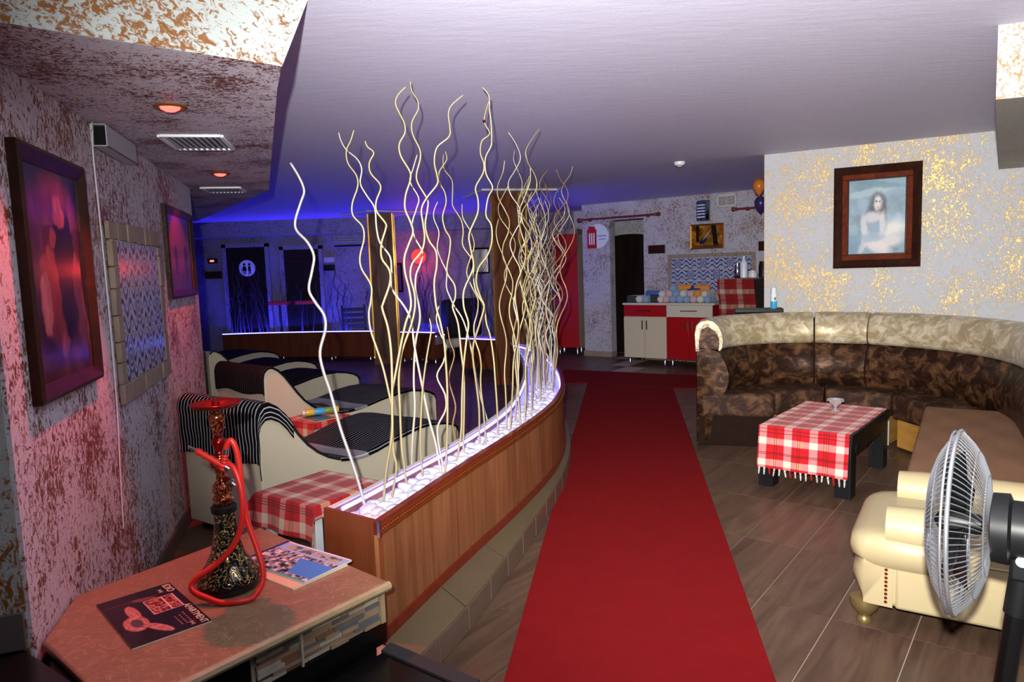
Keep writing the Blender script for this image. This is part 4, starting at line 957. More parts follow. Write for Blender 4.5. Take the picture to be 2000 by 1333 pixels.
# dark cushioned seat behind the near column
ls = thing('lounge_chair', 'dark cushioned lounge chair between the far planters', 'chair', (-1.02, 12.1, 0), 2.2)
MB().box((0, 0, .27), (.8, .72, .16)).build('seat', 'cream_vinyl', ls, bevel=.05, seg=3); MB().box((0, 0, .39), (.7, .62, .12)).build('cushion', 'piping_dark', ls, bevel=.05, seg=3)
MB().box((-.34, 0, .68), (.18, .72, .62)).build('backrest', 'piping_dark', ls, bevel=.06, seg=3); MB().box((.1, -.36, .42), (.66, .10, .34)).build('armrest', 'grey_plastic', ls, bevel=.04, seg=3); MB().box((.1, .36, .42), (.66, .10, .34)).build('armrest', 'grey_plastic', ls, bevel=.04, seg=3)
for sx in (-1, 1):
    for sy in (-1, 1): MB().box((sx*.33, sy*.3, .095), (.05, .05, .19)).build('leg', 'black_wood', ls)

# ================================================================== back wall
# tall red cabinet
def at_back(name, label, cat, s_, z, out=0.0, group=None): return on_wall(name, label, cat, BW0, BWD, s_, z, group, out)
tc = thing('tall_cabinet', 'tall glossy red cabinet beside the corner of the back wall', 'cabinet', (.985, 11.98, 0), -.34)
MB().box((0, 0, 1.05), (.40, .36, 1.86)).build('body', 'cabinet_cream', tc); MB().box((0, -.19, 1.05), (.40, .02, 1.86)).build('door', 'cabinet_red', tc, bevel=.003); MB().box((-.21, -.0, 1.05), (.02, .38, 1.86)).build('edge_panel', 'cabinet_cream', tc)
for sx in (-1, 1):
    for sy in (-1, 1): MB().lathe([(.02, 0), (.016, .01), (.016, .12)], 12, (sx*.15, sy*.13, 0)).build('leg', 'chrome', tc, smooth=True)
MB().box((0, -.0, 2.02), (.40, .36, .09)).build('top_panel', 'stone_border', tc)
# door in the recess
dr = thing('door_3', 'dark arched door inside the opening of the back wall', 'door', (0, 0, 0)); del dr['category']; dr['kind'] = 'structure'
q = BW0+BWD*.50+nb*.62; dr.location = (q.x, q.y, 0); dr.rotation_euler = (0, 0, math.atan2(BWD.y, BWD.x))
arc = [(-.42, 0), (.42, 0), (.42, 1.86)]+[(.42*math.cos(a), 1.86+.09*math.sin(a)) for a in np.linspace(.1, PI-.1, 9)]+[(-.42, 1.86)]
m = MB(); k = len(arc); m.add([(x, 0, z) for x, z in arc]+[(x, .04, z) for x, z in arc], [tuple(range(k)), tuple(range(k, 2*k))[::-1]]+[(i, k+i, k+(i+1) % k, (i+1) % k) for i in range(k)])
fix_normals(m.build('leaf', 'dark_door', dr))
MB().box((-.44, -.01, .97), (.035, .05, 1.94)).build('jamb', 'dark_door', dr); MB().lathe([(.012, 0), (.02, .03), (.018, .05), (.002, .055)], 12, (-.36, -.0, 1.0), (0, -1, 0)).build('handle', 'chrome', dr)
for zz in (.2, 1.7): MB().lathe([(.010, 0), (.010, .07)], 10, (-.415, -.012, zz)).build('hinge', 'chrome', dr)
# base cabinet with two units
def unit(label, s0, s1, kind):
    w = s1-s0; q = BW0+BWD*((s0+s1)/2)-nb*.29
    t_ = thing('base_cabinet', label, 'cabinet', (q.x, q.y, 0), math.atan2(BWD.y, BWD.x))
    MB().box((0, 0, .485), (w-.004, .50, .77)).build('body', 'cabinet_cream' if kind == 0 else 'cabinet_red', t_)
    dm, fm = ('cabinet_red', 'cabinet_cream') if kind == 0 else ('counter_white', 'cabinet_red')
    d_ = MB().box((0, -.26, .785), (w-.01, .02, .165)).build('drawer', dm, t_, bevel=.002)
    h_ = MB().box((0, -.285, .79), (w*.36, .012, .012)); h_.box((-w*.17, -.277, .79), (.01, .02, .01)); h_.box((w*.17, -.277, .79), (.01, .02, .01)); h_.build('handle', 'chrome', d_)
    for sx in (-1, 1):
        do = MB().box((sx*(w/4), -.26, .395), (w/2-.006, .02, .59)).build('door', fm, t_, bevel=.002)
        MB().box((sx*.035, -.282, .58), (.012, .012, .13)).build('handle', 'black_plastic' if kind == 0 else 'chrome', do)
    for sx in (-1, 1):
        for sy in (-1, 1): MB().lathe([(.024, 0), (.018, .012), (.018, .10)], 12, (sx*(w/2-.06), sy*.2, 0)).build('leg', 'chrome', t_, smooth=True)
    return t_
S0 = 1.02
unit('cream door cabinet with a red drawer against the back wall', S0, S0+.68, 0); unit('red door cabinet with a white drawer against the back wall', S0+.68, S0+1.36, 1)
q = BW0+BWD*(S0+.68)-nb*.28
wt = MB().box((0, 0, .885), (1.40, .55, .03)).build('worktop', 'counter_white', None, bevel=.004); wt.location = (q.x, q.y, 0); wt.rotation_euler = (0, 0, math.atan2(BWD.y, BWD.x)); tag(wt, 'pale worktop across the two base cabinets', 'worktop')
# rolled towels on the worktop
roll_me = {}
def roll(s_, out, z, r, l, mat, axis=0):
    key = (mat,)
    if key not in roll_me:
        o = MB().lathe([(.55, -.5), (.85, -.5), (1.0, -.44), (1.0, .44), (.85, .5), (.55, .5), (.3, .46)], 16, (0, 0, 0), (0, 1, 0)).build('rolled_towel', mat, None, smooth=True); roll_me[key] = o.data; bpy.data.objects.remove(o)
    o = bpy.data.objects.new('rolled_towel', roll_me[key]); COL.objects.link(o); p = BW0+BWD*s_-nb*out; o.location = (p.x, p.y, z+r); o.scale = (r, l, r); o.rotation_euler = (0, 0, math.atan2(BWD.y, BWD.x)+axis)
    cn_ = {'tw_white': 'white', 'tw_pink': 'pale pink', 'tw_sky': 'light blue', 'tw_blue': 'blue', 'tw_navy': 'navy blue', 'tw_orange': 'orange', 'tw_dark': 'charcoal'}[mat]
    return tag(o, '%s rolled towel in the heap on the worktop' % cn_, 'towel', 'rolled towels on the worktop')
for s_, z, mt, r in ((1.26, 0, 'tw_white', .052), (1.36, 0, 'tw_sky', .05), (1.68, 0, 'tw_pink', .05), (1.785, 0, 'tw_sky', .05), (1.89, 0, 'tw_sky', .052), (1.99, 0, 'tw_sky', .048), (2.09, 0, 'tw_pink', .05), (2.19, 0, 'tw_white', .05),
                     (1.62, .075, 'tw_white', .05), (1.73, .08, 'tw_pink', .05), (1.835, .08, 'tw_sky', .048), (1.94, .08, 'tw_white', .05), (2.05, .08, 'tw_pink', .048), (2.15, .08, 'tw_orange', .05), (1.79, .155, 'tw_sky', .048), (1.60, .0, 'tw_white', .05), (2.29, .0, 'tw_sky', .045), (2.25, .08, 'tw_white', .045)): roll(s_, .40, .90+z, r, .30, mt)
for s_, z, mt, r in ((1.90, .165, 'tw_orange', .045), (2.05, .155, 'tw_navy', .042), (2.16, .16, 'tw_orange', .042), (1.42, .085, 'tw_blue', .045)): roll(s_, .38, .90+z, r, .22, mt, PI/2)
_od = ['first', 'second', 'third', 'fourth', 'fifth', 'sixth', 'seventh', 'eighth', 'ninth', 'tenth', 'eleventh', 'twelfth']
_rolls = [o for o in bpy.data.objects if o.name.startswith('rolled_towel')]
for lo_, hi_, rn in ((.85, .965, 'bottom'), (.965, 1.05, 'second'), (1.05, 1.3, 'top')):
    rw = sorted((o for o in _rolls if lo_ <= o.location.z < hi_), key=lambda o: o.location.x)
    for k, o in enumerate(rw): o['label'] = '%s, %s from the left in the %s row on the worktop' % (o['label'].split(' in the')[0], _od[k], rn)
def fold(s_, z, w, h, mat, label):
    m = MB()
    for k in range(3): m.box((0, 0, h*(k+.5)/3), (w, .26, h/3-.003))
    o = m.build('folded_towel', mat, None, bevel=.008); p = BW0+BWD*s_-nb*.36; o.location = (p.x, p.y, z); o.rotation_euler = (0, 0, math.atan2(BWD.y, BWD.x)); tag(o, label, 'towel')
fold(1.13, .90, .18, .10, 'tw_dark', 'folded charcoal towels at the left end of the worktop'); fold(1.50, .90, .17, .12, 'tw_dark', 'folded charcoal towels beside the light blue roll')
# wall pieces
tb = at_back('tile_picture', 'blue wavy tile panel with a tan border above the worktop', 'tile panel', 2.13, 1.03, out=.006); tile_picture(tb, 6, 3, .198, .165, .055)
def bottle_print(u, v):
    b = fbm(u, v, 3, 61); c = [.42+.5*(b-.3), .28+.36*(b-.3), .10+.12*(b-.3)]
    c = lay(c, (np.abs(u-.20) < .05)*(v > .25), (.16, .10, .05)); c = lay(c, (np.abs(u-.80+.08*v) < .075)*(v > .05), (.14, .09, .06))
    c = lay(c, blob(u, v, .38, .30, .085, .17, -.6, .1), (.12, .14, .26)); c = lay(c, blob(u, v, .50, .56, .02, .28, -.5, .2), (.66, .66, .66)); c = lay(c, (v < .12)*1., (.36, .18, .08), .6); return c
pb = at_back('framed_picture', 'autumn picture with a dark bottle above the tile panel', 'picture', 2.08, 1.645); frame_bars(pb, .50, .355, .024, .02, 'gold_trim'); canvas(pb, .46, .315, .02, -.008, bottle_print, 'printed_gloss', nu=70, nv=50)
wlp = at_back('wall_lamp', 'curved chrome wall lamp with horizontal slots above the autumn picture', 'lamp', 2.045, 2.035)
grid('reflector', 12, 2, lambda u, v: (-.10+.20*u, -.035-.055*np.sin(PI*u), .005+.29*v), 'chrome', wlp, None, True, .003)
for k in range(5): MB().box((-.012, -.092, .06+.042*k), (.115, .010, .016)).build('slot_light', 'white_plastic', wlp)
MB().box((-.015, -.083, .147), (.135, .010, .27)).build('slot_plate', 'tw_navy', wlp)
def wall_vent(s_, z, w, h):
    t_ = at_back('wall_vent', 'white louvred vent high on the back wall', 'vent', s_, z)
    MB().box((0, -.004, h/2), (w, .008, h)).build('dark_back', 'black_matte', t_)
    for a, b in (((0, -.01, .01), (w, .02, .02)), ((0, -.01, h-.01), (w, .02, .02)), ((-w/2+.01, -.01, h/2), (.02, .02, h)), ((w/2-.01, -.01, h/2), (.02, .02, h)), ((0, -.01, h/2), (.012, .018, h))): MB().box(a, b).build('rim', 'white_coat', t_)
    for k in range(7): MB().box((0, -.012, .03+(h-.05)*k/6.4), (w-.03, .014, .011)).build('slat', 'white_coat', t_)
wall_vent(2.375, 2.22, .28, .17)
def rod(label, s0, s1, z, ends=(1, 1)):
    t_ = at_back('curtain_rod', label, 'curtain rod', s0, z, .07); L = s1-s0
    MB().tube([(0, 0, 0), (L, 0, 0)], .016, 10).build('pole', 'rod_wood', t_, smooth=True)
    for k, x, sg in ((0, 0, -1), (1, L, 1)):
        if ends[k]:
            MB().lathe([(.014, 0), (.028, .02), (.02, .035), (.034, .06), (.03, .085), (.004, .1)], 14, (x, 0, 0), (sg, 0, 0)).build('finial', 'rod_wood', t_, smooth=True); MB().box((x-sg*.12, .035, -.005), (.03, .075, .05)).build('bracket', 'rod_wood', t_)
rod('dark wooden curtain rod above the door opening', .05, 1.30, 2.185); rod('short wooden curtain rod high right on the back wall', 2.56, 3.4, 2.17, (1, 0))
def wplate(label, s_, z, w, h):
    o = MB().box((0, -.012, 0), (w, .024, h)).build('wall_plaque', 'frame_wood', None, bevel=.006); q = BW0+BWD*s_; o.location = (q.x, q.y, z); o.rotation_euler = (0, 0, math.atan2(BWD.y, BWD.x)); tag(o, label, 'plaque')
wplate('dark wooden plaque right of the door opening', 1.30, 1.67, .27, .125); wplate('dark wooden plaque at the right end of the tile panel', 2.93, 1.65, .22, .13)
# round sticker with a red lantern-like motif
sk = at_back('wall_sticker', 'round sticker with a red booth on the wall pier left of the door', 'sticker', .24, 1.92, out=.002)
MB().lathe([(.19, 0), (.19, .003)], 36, (.05, 0, 0), (0, -1, 0)).build('disc', 'can_white', sk)
MB().box((-.06, -.005, -.04), (.17, .004, .30)).box((-.06, -.005, .13), (.12, .004, .05)).build('red_booth', 'red_sign', sk)
for a in (-.10, -.06, -.02): MB().box((a, -.0085, -.04), (.022, .003, .18)).build('booth_window', 'can_white', sk)
MB().box((.12, -.005, .0), (.16, .004, .02)).box((.13, -.005, -.05), (.12, .004, .016)).build('blue_stroke', 'tw_sky', sk)
# dark stand with a checked cover, bottles on top
ds = thing('dark_cabinet', 'dark wooden cabinet behind the sofa carrying bottles', 'cabinet', (3.03, 8.95, 0), math.atan2(BWD.y, BWD.x))
MB().box((0, 0, .60), (.62, .40, 1.20)).build('body', 'dark_door', ds); MB().box((0, 0, 1.215), (.66, .44, .03)).build('cabinet_top', 'dark_door', ds)
MB().box((.16, -.205, .6), (.27, .012, 1.1)).build('door', 'dark_door', ds, bevel=.004); MB().box((-.15, -.205, .6), (.30, .012, 1.1)).build('door', 'dark_door', ds, bevel=.004)
o = grid('checked_cover', 90, 100, lambda u, v: (-.36+.46*u+.012*np.sin(v*6), np.where(v > .86, -.235+(v-.86)*1.6, -.235+.010*np.sin(u*14)*(1-v)), np.where(v > .86, 1.245, 1.245-(.86-v)*.62)), 'cloth_print', None, lambda u, v: plaid(u, v*1.4+.1, 2.1, 2.4, red=(.50, .10, .11), pink=(.58, .36, .34), cream=(.66, .62, .54)), True, .004)
o.location = ds.location; o.rotation_euler = ds.rotation_euler; tag(o, 'dark red checked cloth hanging over the dark cabinet behind the sofa', 'cloth')
def bottle(label, lx, ly, r, h, mat, cap='white_plastic', neck=True):
    ca, sa = math.cos(ds.rotation_euler.z), math.sin(ds.rotation_euler.z); t_ = thing('bottle', label, 'bottle', (ds.location.x+lx*ca-ly*sa, ds.location.y+lx*sa+ly*ca, 1.251))
    MB().lathe([(r*.9, 0), (r, .005), (r, h*.66), (r*.9, h*.72), (r*(.35 if neck else .85), h*.82), (r*(.33 if neck else .85), h*.9)], 18).build('body', mat, t_, smooth=True)
    MB().lathe([(r*.4, h*.88), (r*.42, h*.9), (r*.4, h)], 14).build('cap', cap, t_, smooth=True)
bottle('clear spray bottle with white top on the dark cabinet', -.10, -.05, .045, .27, 'can_white'); bottle('silver cup on the dark cabinet', -.2, .0, .04, .18, 'chrome', 'chrome', False); bottle('dark brown bottle on the dark cabinet', .13, -.02, .055, .22, 'dark_door', 'tw_orange', False)
bottle('tall pale glass tube at the right end of the dark cabinet', .27, .02, .045, .42, 'can_white', 'can_white', False); bottle('low white jar on the dark cabinet', .02, -.08, .055, .09, 'white_plastic', 'white_plastic', False)
# two balloons hanging beside the painting wall
for lab, dx, dz, mt in (('orange balloon near the ceiling behind the painting wall', -.02, .07, 'skin_balloon'), ('dark violet balloon under the orange one', .0, -.13, 'balloon_violet')):
    o = MB().lathe([(.004, -.115), (.012, -.10), (.04, -.075), (.07, -.02), (.073, .03), (.05, .07), (.01, .088)], 20).build('balloon', mt, None, smooth=True, angle=180); o.location = (3.0+dx, 8.6, 2.26+dz); tag(o, lab, 'balloon')
# smoke detector
sd_ = thing('smoke_detector', 'white round smoke detector on the ceiling', 'smoke detector', (1.64, 6.9, CEIL)); MB().lathe([(.052, 0), (.052, -.015), (.045, -.03), (.02, -.04), (.002, -.041)], 24).build('housing', 'white_plastic', sd_, smooth=True); MB().lathe([(.02, -.036), (.02, -.046), (.002, -.048)], 14).build('sensor', 'grey_plastic', sd_, smooth=True)
# ================================================================== painting wall
_blob = blob
def lady_print(u, v):
    blob = lambda u, v, cx, cy, rx, ry, rot=0.0, soft=.3: _blob(u, v, cx, cy, rx, ry, rot, soft)
    u, v = u+.03*(fbm(u, v, 6, 14)-.5), v+.03*(fbm(u, v, 6, 15)-.5)
    b = fbm(u, v*1.3, 1.6, 71); c = [.50+.22*(b-.5), .60+.22*(b-.5), .66+.22*(b-.5)]
    c = lay(c, np.clip((v-.72)*3, 0, 1), (.40, .55, .60), .8); c = lay(c, blob(u, v, .35, .82, .4, .05, .1), (.74, .80, .82), .5); c = lay(c, blob(u, v, .55, .93, .4, .04, -.1), (.30, .46, .52), .5)
    c = lay(c, blob(u, v, .72, .32, .32, .10, .1, .5), (.88, .87, .82), .8); c = lay(c, blob(u, v, .15, .15, .25, .12, .3), (.36, .50, .60), .6)
    sk = (.80, .78, .78); sh = (.45, .50, .56); hair = (.25, .26, .30)
    c = lay(c, blob(u, v, .52, .66, .125, .15), hair); c = lay(c, blob(u, v, .44, .55, .11, .14, -.3), hair, .8); c = lay(c, blob(u, v, .60, .55, .06, .14), hair, .8)
    c = lay(c, blob(u, v, .46, .40, .20, .16), (.52, .60, .68)); c = lay(c, blob(u, v, .44, .50, .17, .07), sk, .8); c = lay(c, blob(u, v, .28, .36, .055, .17, .12), sk, .8)
    c = lay(c, blob(u, v, .52, .68, .072, .095), sk); c = lay(c, blob(u, v, .49, .70, .018, .010), hair, .8); c = lay(c, blob(u, v, .555, .70, .018, .010), hair, .8); c = lay(c, blob(u, v, .525, .625, .022, .009), (.55, .42, .44), .8)
    c = lay(c, blob(u, v, .60, .42, .05, .16, -.1), sk, .8); c = lay(c, blob(u, v, .66, .16, .30, .085, .12), sk, .9); c = lay(c, blob(u, v, .52, .10, .24, .09, -.35), sk, .9); c = lay(c, blob(u, v, .28, .15, .06, .16, -.5), sk, .7); c = lay(c, blob(u, v, .42, .22, .2, .06), (.56, .64, .72), .8)
    return c
pp = on_wall('framed_picture', 'pale blue painting of a seated long haired woman in a wide dark carved frame', 'picture', PW0, PWD, .92, 1.378)
frame_bars(pp, .665, .86, .070, .055, 'frame_wood', 'outer_frame')
def inner_fr(t_, w, h, z0, bw, dep, y, mat):
    e = bpy.data.objects.new('inner_frame', None)
    for k, (cx, cz, sx, sz) in enumerate(((0, z0+bw/2, w, bw), (0, z0+h-bw/2, w, bw), (-w/2+bw/2, z0+h/2, bw, h-2*bw), (w/2-bw/2, z0+h/2, bw, h-2*bw))): MB().box((cx, y, cz), (sx, dep, sz)).build('inner_frame_bar', mat, t_, bevel=.006)
inner_fr(pp, .535, .73, .065, .045, .03, -.020, 'frame_red'); inner_fr(pp, .455, .65, .105, .014, .02, -.024, 'frame_wood'); canvas(pp, .435, .63, .115, -.014, lady_print, 'printed', nu=120, nv=160)
# spray can on a black tray on top of the sofa back
ty = MB().box((0, 0, .010), (.40, .17, .012)); [ty.box(c, d) for c, d in (((0, -.085, .02), (.40, .008, .03)), ((0, .085, .02), (.40, .008, .03)), ((-.2, 0, .02), (.008, .17, .03)), ((.2, 0, .02), (.008, .17, .03)))]
o = ty.build('tray', 'black_plastic', None, bevel=.003); o.location = (2.20, 6.37, 1.012); o.rotation_euler = (0, 0, -.25); tag(o, 'black tray lying on the wall ledge behind the sofa back', 'tray')
cn = thing('spray_can', 'white and blue spray can standing on the black tray', 'can', (2.335, 6.36, 1.030))
MB().lathe([(.026, 0), (.028, .004), (.028, .075), (.028, .077)], 20).build('blue_label', 'can_blue', cn, smooth=True); MB().lathe([(.028, .077), (.028, .145), (.024, .152)], 20).build('body', 'can_white', cn, smooth=True); MB().lathe([(.025, .150), (.025, .195), (.02, .20)], 18).build('cap', 'white_plastic', cn, smooth=True)
MB().box((0, -.0285, .10), (.02, .002, .025), .3).build('emblem', 'can_green', cn)
# narrow ledge carrying the tray
o = MB().prism([(2.02, 6.46), (2.05, 6.58), (2.33, 6.48), (2.42, 6.53), (2.44, 6.40), (2.30, 6.28), (2.02, 6.30)], .985, 1.010).build('ledge_shelf', 'black_wood'); tag(o, 'narrow black ledge shelf behind the sofa back', 'shelf')
# ================================================================== curved sofa
sfa = thing('curved_sofa', 'curved brown velvet corner sofa with beige headrests along the right wall', 'sofa', (0, 0, 0))
SP = resample([(1.47, 5.70), (1.545, 5.90), (1.72, 6.10), (2.0, 6.23), (2.3, 6.255), (2.6, 6.19), (2.86, 6.05), (3.10, 5.83), (3.30, 5.50), (3.41, 5.12), (3.43, 4.75), (3.33, 4.35), (3.08, 3.87), (2.72, 3.28)], 120)
SN = []
for i in range(120):
    d = (SP[min(i+1, 119)]-SP[max(i-1, 0)]).normalized(); SN.append(Vector((d.y, -d.x)))
def seat_sweep(i0, i1, prof, name, mat, trim0=0.0, bev=.0):
    rings = []
    for i in range(i0, i1+1):
        k = 1.0
        if i in (i0, i1): k = .955
        cx = sum(p[0] for p in prof)/len(prof); cz = sum(p[1] for p in prof)/len(prof)
        sh = Vector((0, 0))
        if i == i0: sh = (SP[i+1]-SP[i])*.16
        if i == i1: sh = (SP[i-1]-SP[i])*.16
        rings.append([(SP[i].x+sh.x+SN[i].x*(cx+(x-cx)*k), SP[i].y+sh.y+SN[i].y*(cx+(x-cx)*k), cz+(z-cz)*k) for x, z in prof])
    return fix_normals(MB().loft(rings).build(name, mat, sfa, smooth=True, angle=60))
LOWP = [(.0, .02), (.0, .80), (.10, .80), (.17, .775), (.20, .73), (.235, .66), (.255, .59), (.255, .52), (.235, .45), (.20, .40), (.15, .38), (.10, .02)]
HEADP = [(-.005, .76), (-.012, .90), (.0, .97), (.035, 1.008), (.085, 1.020), (.135, 1.008), (.18, .965), (.205, .90), (.212, .84), (.205, .79), (.19, .765), (.178, .765), (.185, .83), (.15, .93), (.09, .97), (.04, .94), (.02, .85), (.02, .76)]
HEADC = [(.018, .79), (.022, .93), (.06, .985), (.11, .985), (.16, .94), (.183, .86), (.18, .775)]
# find path indices at the seams
def near_i(x, y): return min(range(120), key=lambda i: (SP[i]-Vector((x, y))).length)
iA, iB = near_i(2.62, 6.18), near_i(3.02, 5.92)
segs = ((0, iA), (iA, iB), (iB, 119))
CORE = [(.012+.9*x*.97, .03+z*.965) for x, z in LOWP]
seat_sweep(1, 118, CORE, 'back_core', 'dark_velvet_base'); seat_sweep(1, 118, [(x*.9+.008, z*.985) for x, z in HEADC], 'back_core', 'dark_velvet_base')
for a, b in segs:
    lo_ = seat_sweep(a, b, LOWP, 'backrest', 'brown_velvet'); seat_sweep(a, b, HEADC, 'headrest_core', 'brown_velvet'); seat_sweep(a, b, HEADP, 'headrest_cover', 'beige_velvet')
def cushion(poly, z0, z1, name, mat, bev=.03): return fix_normals(MB().prism(poly, z0, z1).build(name, mat, sfa, bevel=bev, seg=4))
velvet('brown_cushion', '33211A', '6E4E36', .65, 0, 9, .0, .42, .72)
c1 = [(1.50, 5.69), (2.045, 5.54), (2.07, 5.63), (1.975, 6.04), (1.72, 5.97)]; c2 = [(2.085, 5.61), (2.18, 5.67), (2.49, 5.685), (2.615, 6.015), (2.25, 6.08), (1.99, 6.04)]; c3 = [(2.505, 5.68), (2.865, 5.385), (3.07, 5.58), (2.85, 5.86), (2.63, 6.0)]; c4 = [(2.875, 5.375), (2.925, 5.05), (2.855, 4.885), (3.20, 4.89), (3.21, 5.2), (3.085, 5.57)]; c5 = [(2.845, 4.865), (1.90, 3.385), (2.515, 3.20), (3.13, 4.35), (3.20, 4.87)]
for c_ in (c1, c2, c3, c4, c5): cushion(c_, .235, .425, 'seat_cushion', 'brown_cushion')
def shrink(poly, k, d=(0, 0)):
    cx = sum(p[0] for p in poly)/len(poly); cy = sum(p[1] for p in poly)/len(poly); return [(cx+(x-cx)*k+d[0], cy+(y-cy)*k+d[1]) for x, y in poly]
cushion([(1.485, 5.70), (2.03, 5.555), (2.04, 5.65), (1.99, 5.98), (1.7, 5.9)], .0, .24, 'skirt', 'dark_velvet_base', .006)
for c_ in (shrink(c2, .93, (.02, .03)), shrink(c3, .93, (.02, .02)), shrink(c4, .93, (.03, 0)), shrink(c5, .95)): cushion(c_, .02, .24, 'base_panel', 'oak_panel', .002)
for p, q_ in (((2.50, 5.715), 0), ((2.87, 5.415), 0)): MB().box((p[0], p[1], .13), (.022, .012, .22), -.6).build('joint_strip', 'grey_plastic', sfa)
# brown throw over the near wing of the sofa
tw = Vector((1.90-2.845, 3.385-4.865)); tn = Vector((tw.y, -tw.x)).normalized(); L_ = tw.length; td = tw.normalized()
if tn.x < 0: tn = -tn
def throw(u, v):
    a = -.02+u*(L_+.16); b = -.07+v*.62
    ov = np.clip(a-(L_+.0), 0, 1); ob = np.clip(-b-.0, 0, 1)
    bb = np.maximum(b, -.012); aa = np.minimum(a, L_+.012)
    ux_ = 2.845+td.x*aa+tn.x*bb; uy = 4.865+td.y*aa+tn.y*bb
    return ux_, uy, .432+.003*np.sin(u*25)*np.sin(v*14)-ov*.95-ob*.95
o = grid('sofa_throw', 90, 60, throw, 'brown_throw', None, None, True, .006); tag(o, 'brown woven throw spread over the near wing of the curved sofa', 'throw')
# ================================================================== coffee table
TC = (2.115, 4.79); TR = -.70
tb_ = thing('coffee_table', 'low black wooden coffee table in front of the curved sofa', 'table', (*TC, 0), TR)
TW, TD, TH = .585, .93, .405
MB().box((0, 0, TH-.035), (TW, TD, .07)).build('table_top', 'black_wood', tb_, bevel=.004)
for sx in (-1, 1):
    for sy in (-1, 1): MB().box((sx*(TW/2-.055), sy*(TD/2-.06), (TH-.07)/2), (.095, .11, TH-.07)).build('leg', 'black_wood', tb_, bevel=.003)
for sx in (-1, 1): MB().box((sx*(TW/2-.012), 0, TH-.095), (.02, TD-.2, .07)).build('apron', 'black_wood', tb_)
RED = dict(red=(.76, .12, .15), pink=(.90, .52, .52), cream=(.90, .87, .75))
def tcol(u, v): return plaid(u+.02, v, 3.5, 8.6, **RED)
tcl = fold_cloth('tablecloth', 'red and cream checked fringed cloth on the black coffee table', TW-.03, TD, TH, (0, 0, .275, .0), (*TC, 0), TR, tcol, 170, 260, .006, 2)
rr = random.Random(3); fr = MB
for k in range(17):
    x = -TW/2+.03+k*(TW-.06)/16; m = MB(); z0 = TH-.262; y = -TD/2-.008-.12*.275
    w_ = rr.uniform(-.008, .008)
    m.tube([(x, y, z0-.005), (x+w_*.3, y-.002, z0-.022), (x+w_*.5, y, z0-.030), (x+w_, y-.001, z0-.045-rr.uniform(0, .012))], [.008, .0045, .006, .0035], 6)
    m.build('tassel', ['tw_white', 'tw_white', 'red_sign', 'tw_pink'][k % 4], tcl, smooth=True)
gb = thing('glass_bowl', 'small cut glass sundae bowl on the coffee table cloth', 'bowl', (2.245, 4.93, TH+.006))
MB().lathe([(.034, 0), (.036, .003), (.010, .010), (.007, .025), (.016, .034), (.036, .055), (.050, .078), (.057, .084), (.053, .084), (.034, .058), (.012, .040), (.001, .038)], 18).build('bowl_body', 'glass', gb, smooth=False)
sc_ = MB()
for k in range(9): a = 2*PI*k/9; sc_.lathe([(.001, -.009), (.010, 0), (.001, .009)], 6, (.050*math.cos(a), .050*math.sin(a), .076))
sc_.build('cut_facets', 'glass', gb)
# ================================================================== armchair
F_ = Vector((-.84, .54)).normalized(); ACR = math.atan2(-F_.x, F_.y)        # local +y = front, local +x = right of sitter
ac_ = thing('armchair', 'cream leather club armchair with rolled arms in the right foreground', 'armchair', (1.835, 2.86, 0), math.atan2(F_.y, F_.x)-PI/2)
# local: +y front; the near arm is at -x side as seen from the camera
HW = .345; FR = .33; FA = .255
MB().box((0, -.065, .20), (2*HW-.02, .77, .19)).build('base', 'cream_leather', ac_, bevel=.02, seg=3)
for sx in (-1, 1):
    m = MB(); rings = []
    for y in np.linspace(-.44, FA, 8):
        e = 1.0 if -.40 < y < FA-.01 else .93
        rings.append([(sx*(HW-.075)+(.085*e*math.cos(a)), y, .415+.085*e*math.sin(a)) for a in np.linspace(0, 2*PI, 18, endpoint=False)])
    m.loft(rings); fix_normals(m.build('arm_roll', 'cream_leather', ac_, smooth=True, angle=60))
    MB().box((sx*(HW-.07), -.11, .255), (.13, .66, .31)).build('arm_side', 'cream_leather', ac_, bevel=.015, seg=3)
    nl = MB()
    for k in range(11): nl.lathe([(.0075, 0), (.006, .004), (.001, .005)], 8, (sx*(HW-.008), FA-.006, .125+.0165*k), (sx, 0, 0))
    nl.build('nail_heads', 'copper', ac_, smooth=True)
    MB().tube([(sx*(HW-.005), y, .333) for y in np.linspace(-.42, FA-.02, 5)], .004, 6).build('welt', 'cream_leather', ac_)
# bulging seat cushion standing proud of the arms, apron below
m = MB(); rings = []
for x in np.linspace(-1, 1, 13):
    e = (1-abs(x)**10*.25); rings.append([(x*(HW-.0), FR-.17+.235*e*math.copysign(abs(math.cos(a))**.6, math.cos(a)), 0.322+.075*e*math.copysign(abs(math.sin(a))**.7, math.sin(a))) for a in np.linspace(0, 2*PI, 20, endpoint=False)])
m.loft(rings); fix_normals(m.build('seat_cushion', 'cream_leather', ac_, smooth=True, angle=80))
MB().box((0, -.15, .33), (2*HW-.26, .5, .15)).build('seat_cushion_rear', 'cream_leather', ac_, bevel=.03, seg=3)
m = MB(); rings = []
for x in np.linspace(-1, 1, 9): rings.append([(x*(HW-.01), FR+(.055*math.sin(PI*(z-.11)/.19) if z > .105 else 0)*(1-abs(x)**8), z) for z in np.linspace(.105, .29, 7)]+[(x*(HW-.004), FA-.03, .29), (x*(HW-.004), FA-.03, .105)])
m.loft(rings); fix_normals(m.build('front_apron', 'cream_leather', ac_, smooth=True, angle=70))
m = MB(); rings = []
